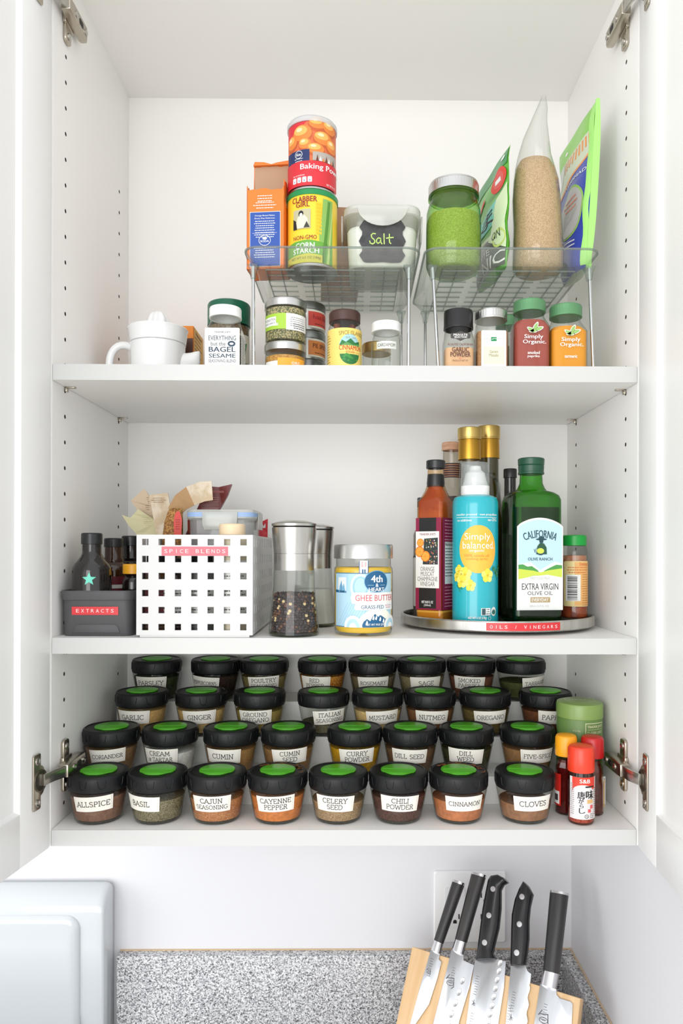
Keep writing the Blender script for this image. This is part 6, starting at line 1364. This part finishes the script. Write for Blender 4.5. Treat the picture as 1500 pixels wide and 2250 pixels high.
SKY = M('label_pale_blue', (190, 222, 236), .5); HG = M('hill_green', (78, 156, 76), .5); HY = M('hill_yellow', (206, 220, 84), .5); TX = M('print_dark_teal', (36, 74, 80), .5); GDB = M('print_tan', (186, 160, 112), .5); LWH = M('label_bright', (242, 243, 240), .5)
hw = s_o/2; x0, x1 = -hw+.003, hw-.0015; xm = (x0+x1)/2
def arch(z0, dz, k=16): return [(x1-(x1-x0)*i/k, z0+dz*math.sin(PI*i/k)**.7) for i in range(k+1)]
a = Art().poly([(x0, s9(1340)), (x1, s9(1340))]+arch(s9(1156), .0115), LWH, 0)
x0 += .0018; x1 -= .0012
a.poly([(x0, s9(1290)), (x1, s9(1290))]+arch(s9(1158), .0100), SKY, 1)
a.poly([(x0, s9(1262)), (x0, s9(1240)), (x0+.008, s9(1237)), (x0+.016, s9(1234)), (xm-.004, s9(1246)), (xm, s9(1252)), (xm+.006, s9(1246)), (x1-.010, s9(1233)), (x1, s9(1238)), (x1, s9(1262))], LWH, 2)
a.poly([(x0, s9(1262)), (x0, s9(1240)), (x0+.006, s9(1239)), (x0+.012, s9(1244)), (x0+.018, s9(1243)), (x0+.026, s9(1252)), (x0+.030, s9(1262))], HG, 3).poly([(x1, s9(1262)), (x1, s9(1241)), (x1-.008, s9(1240)), (x1-.016, s9(1246)), (x1-.024, s9(1253)), (x1-.028, s9(1262))], HG, 3)
a.poly([(x0, s9(1274)), (x0, s9(1249)), (x0+.020, s9(1253)), (xm, s9(1257)), (x1-.018, s9(1252)), (x1, s9(1248)), (x1, s9(1272)), (x1-.02, s9(1262)), (xm, s9(1264)), (x0+.02, s9(1264))], HY, 4)
a.poly([(x0, s9(1339)), (x1, s9(1339)), (x1, s9(1268)), (x1-.02, s9(1262)), (xm, s9(1264)), (x0+.02, s9(1265)), (x0, s9(1272))], LWH, 5)
a.text('CALIFORNIA', xm, s9(1172), .0098, TX, 6, .046, .02, arch=.058)
a.ell(xm+.0015, s9(1184), .0075, .0014, TX, 6, 16).ell(xm+.0015, s9(1181.5), .0038, .0026, TX, 7, 14).ell(xm+.0015, s9(1188), .0028, .0034, TX, 6, 14).poly([(xm-.0055, s9(1217)), (xm-.004, s9(1200)), (xm-.001, s9(1193)), (xm+.005, s9(1193)), (xm+.0085, s9(1202)), (xm+.009, s9(1217))], M('print_deep_green', (36, 84, 62), .5), 7).ell(xm+.0005, s9(1211), .0058, .0048, TX, 8, 20).ell(xm+.0002, s9(1209.5), .0050, .0036, HY, 9, 20).line([(xm-.0075, s9(1212)), (xm-.0055, s9(1204))], .0006, TX, 7).line([(xm-.0065, s9(1213)), (xm-.0085, s9(1206))], .0006, TX, 7)
a.text('OLIVE RANCH', xm, s9(1227.5), .0038, TX, 6, .033, .02).text('FIRST COLD PRESS', xm, s9(1269.5), .0032, C(170, 172, 160), 6, .026).line([(xm-.013, s9(1274)), (xm+.013, s9(1274))], .0002, C(170, 172, 160), 6)
a.text('EXTRA VIRGIN', xm, s9(1288), .0084, C(66, 66, 62), 6, .049, .01).text('OLIVE OIL', xm, s9(1302.5), .0050, C(66, 66, 62), 6, .034, .0).rect(xm-.013, s9(1323), xm+.0135, s9(1311.5), GDB, 6).text('EVERYDAY', xm, s9(1317.3), .0042, LWH, 7, .0225, .03).text('500ml (16.9 FL OZ)', xm-.001, s9(1331.5), .0032, C(180, 182, 176), 6, .026)
a.build('front_label', flat(-dpt/2-.0001), t, step=.00008)
# sauce jar with green lid
Y = .142; r = wid(29.5, Y); X = Xat(1260.5, Y, 1250); H = Zat(1175, Y+.01)-TT
t = thing('sauce_jar', 'small glass jar of red-brown sauce with bright green lid beside the olive oil', 'jar', (X, Y, TT))
hb = Zat(1197, Y-r)-TT
G().lathe([(0, .001), (r*.9, .0004), (r, .003), (r, .020), (r*.97, .03), (r*.97, hb-.022), (r*1.0, hb-.014), (r*.96, hb-.006), (r*.85, hb)], 44).build('glass_body', GLASS, t)
G().lathe([(0, .002), (r*.86, .003), (r*.96, .005), (r*.95, .020), (r*.93, .030), (r*.92, hb*.42), (0, hb*.42)], 40).build('sauce', M('red_brown_sauce', (134, 52, 32), .3, 0, (178, 84, 46), 60), t)
G().lathe([(0, hb*.42), (r*.91, hb*.42), (r*.91, hb-.024), (r*.9, hb-.014), (0, hb-.013)], 40).build('foam', M('sauce_residue', (214, 176, 150), .5, 0, (190, 120, 84), 40), t)
G().lathe(cap_prof(r*.90, hb-.0005, H), 44).build('lid', M('bright_green_lid', (26, 168, 66), .35), t)
def s10(py): return Zat(py, Y-r)-TT
a = Art().rect(-.019, s10(1332), .021, s10(1232), M('sauce_label_cream', (246, 226, 160), .5), 0, .002).rect(-.0035, s10(1330), .0205, s10(1234), M('sauce_label_orange', (244, 190, 116), .5), 1).text('Delicious', .010, s10(1238.5), .0042, C(214, 70, 40), 2, .014, .0).blurb(-.016, .018, s10(1246), 3, .0034, .0014, C(220, 110, 60), 2).blurb(.006, .019, s10(1262), 14, .0032, .0012, C(190, 110, 60), 2).rect(-.0155, s10(1320), .0045, s10(1262), WH, 2)
rd = random.Random(4); z = s10(1318)
while z < s10(1266):
    hh = rd.choice((.0005, .0009, .0014)); a.rect(-.013, z, .000, z+hh, INK, 3); z += hh+rd.choice((.0006, .0010))
a.build('label', cyl(r*.985, -.05), t, cut=.003)
# bottles at the back of the turntable
Y = .178; X = Xat(1031, Y, 1000); H = Zat(940, Y)-TT; GCAP = M('gold_cap', (206, 176, 104), .3, 1); GSL = M('gold_sleeve', (196, 150, 60), .35, 1)
hn = Zat(1010, Y)-TT; rb = .0285
CG = glass('flagon_glass', (240, 243, 243), (160, 172, 172))
t = thing('vinegar_flagon', 'tall clear glass flagon with ring handle, gold cap and gold neck, behind the spray can', 'bottle', (X, Y, TT))
G().lathe([(0, .001), (rb*.9, .0003), (rb, .004), (rb, .125), (rb*.93, .140), (rb*.75, .155), (.0155, .178), (.0140, hn-.004), (.0140, H-.02)], 52).build('glass_body', CG, t)
G().lathe([(0, .003), (rb*.92, .005), (rb*.92, .122), (0, .122)], 40).build('vinegar', glass('pale_liquid', (240, 240, 232), (206, 208, 200), haze=.25), t)
G().lathe([(.0163, hn), (.0160, hn+.02), (.0150, H-.016)], 44).build('neck_sleeve', GSL, t)
ribbed([(.0155, H-.0175), (.0170, H-.017), (.0170, H-.0155), (.0163, H-.015), (.0170, H-.012), (.0170, H-.001), (.0155, H)], 80, .012, H-.011, H-.0015).build('cap', GCAP, t, smooth=15)
cz = Zat(1075, Y)-TT; P = [(.026+.0165*math.cos(q), 0, cz+.022*math.sin(q)) for q in [PI*(.72-1.44*i/18) for i in range(19)]]
G().tube(P, .0032, 10).build('ring_handle', CG, t)
Y = .2345; X = Xat(1073, Y, 1000); H = Zat(936, Y)-TT; hn = Zat(1007, Y)-TT; rb = .0290
t = thing('oil_bottle', 'tall dark olive oil bottle with gold cap, tallest at the back of the turntable', 'bottle', (X, Y, TT))
G().lathe([(0, .001), (rb*.9, .0003), (rb, .004), (rb, .128), (rb*.95, .142), (rb*.80, .158), (.0195, .172), (.0155, .200), (.0150, H-.02)], 52).build('glass_body', M('dark_olive_glass', (66, 60, 24), .08, coat=.5), t)
G().lathe([(.0165, hn), (.0162, hn+.02), (.0155, H-.018)], 44).build('neck_sleeve', GSL, t)
ribbed([(.0158, H-.0205), (.0172, H-.020), (.0172, H-.018), (.0166, H-.0175), (.0172, H-.014), (.0172, H-.001), (.0157, H)], 80, .012, H-.013, H-.0015).build('cap', GCAP, t, smooth=15)
Y = .240; X = Xat(992, Y, 1000); H = Zat(972, Y)-TT; rb = .0215
t = thing('corked_bottle', 'bottle with wooden stopper and striped neck label, behind the black-necked vinegar', 'bottle', (X, Y, TT))
hk_ = Zat(990, Y)-TT
G().lathe([(0, .001), (rb*.9, .0003), (rb, .004), (rb, .150), (rb*.9, .165), (.0135, .182), (.0130, hk_)], 44).build('glass_body', glass('stopper_glass', (236, 232, 224), (150, 140, 130)), t)
G().lathe([(0, .003), (rb*.92, .005), (rb*.92, .150), (.012, .178), (0, .179)], 40).build('contents', M('dark_vinegar', (60, 34, 28), .3), t)
G().lathe(cap_prof(.0150, hk_, H), 40).build('stopper', M('wood_stopper', (226, 180, 150), .6, 0, (206, 156, 124), 40, stretch=(1, 1, 6)), t)
a = Art().rect(-.016, hk_-.042, .018, hk_-.020, C(66, 40, 40), 0)
for q in range(6): a.rect(-.016, hk_-.040+q*.0034, .018, hk_-.0391+q*.0034, C(206, 150, 110), 1)
a.build('neck_label', cyl(.0140, .0), t, cut=.003)
Y = .205; X = Xat(1119, Y, 1040)+.001; H = Zat(1029, Y)-TT; rb = .0135
bottle('small_bottle', 'slim dark bottle with black cap just left of the green bottle neck', X, Y, TT, bp_prof(rb, H*.6, .0085, H-.008), DARKG, cap_prof(.0098, H-.014, H), PCAP)
Y = .172; X = Xat(934, Y, 1200); H = Zat(1093, Y)-TT; rb = .0172
t = bottle('slim_bottle', 'narrow bottle with black cap and dark-framed label, left edge of the turntable', X, Y, TT, bp_prof(rb, H*.68, .0105, H-.008), M('smoky_glass', (120, 112, 104), .1, coat=.3), cap_prof(.0118, H-.014, H), PCAP)
Art().rect(-.020, .014, .012, .088, C(66, 64, 58), 0, .003).rect(-.018, .0165, .010, .0855, C(206, 204, 196), 1, .002).build('label', cyl(rb+.0001, -.3), t, cut=.003)
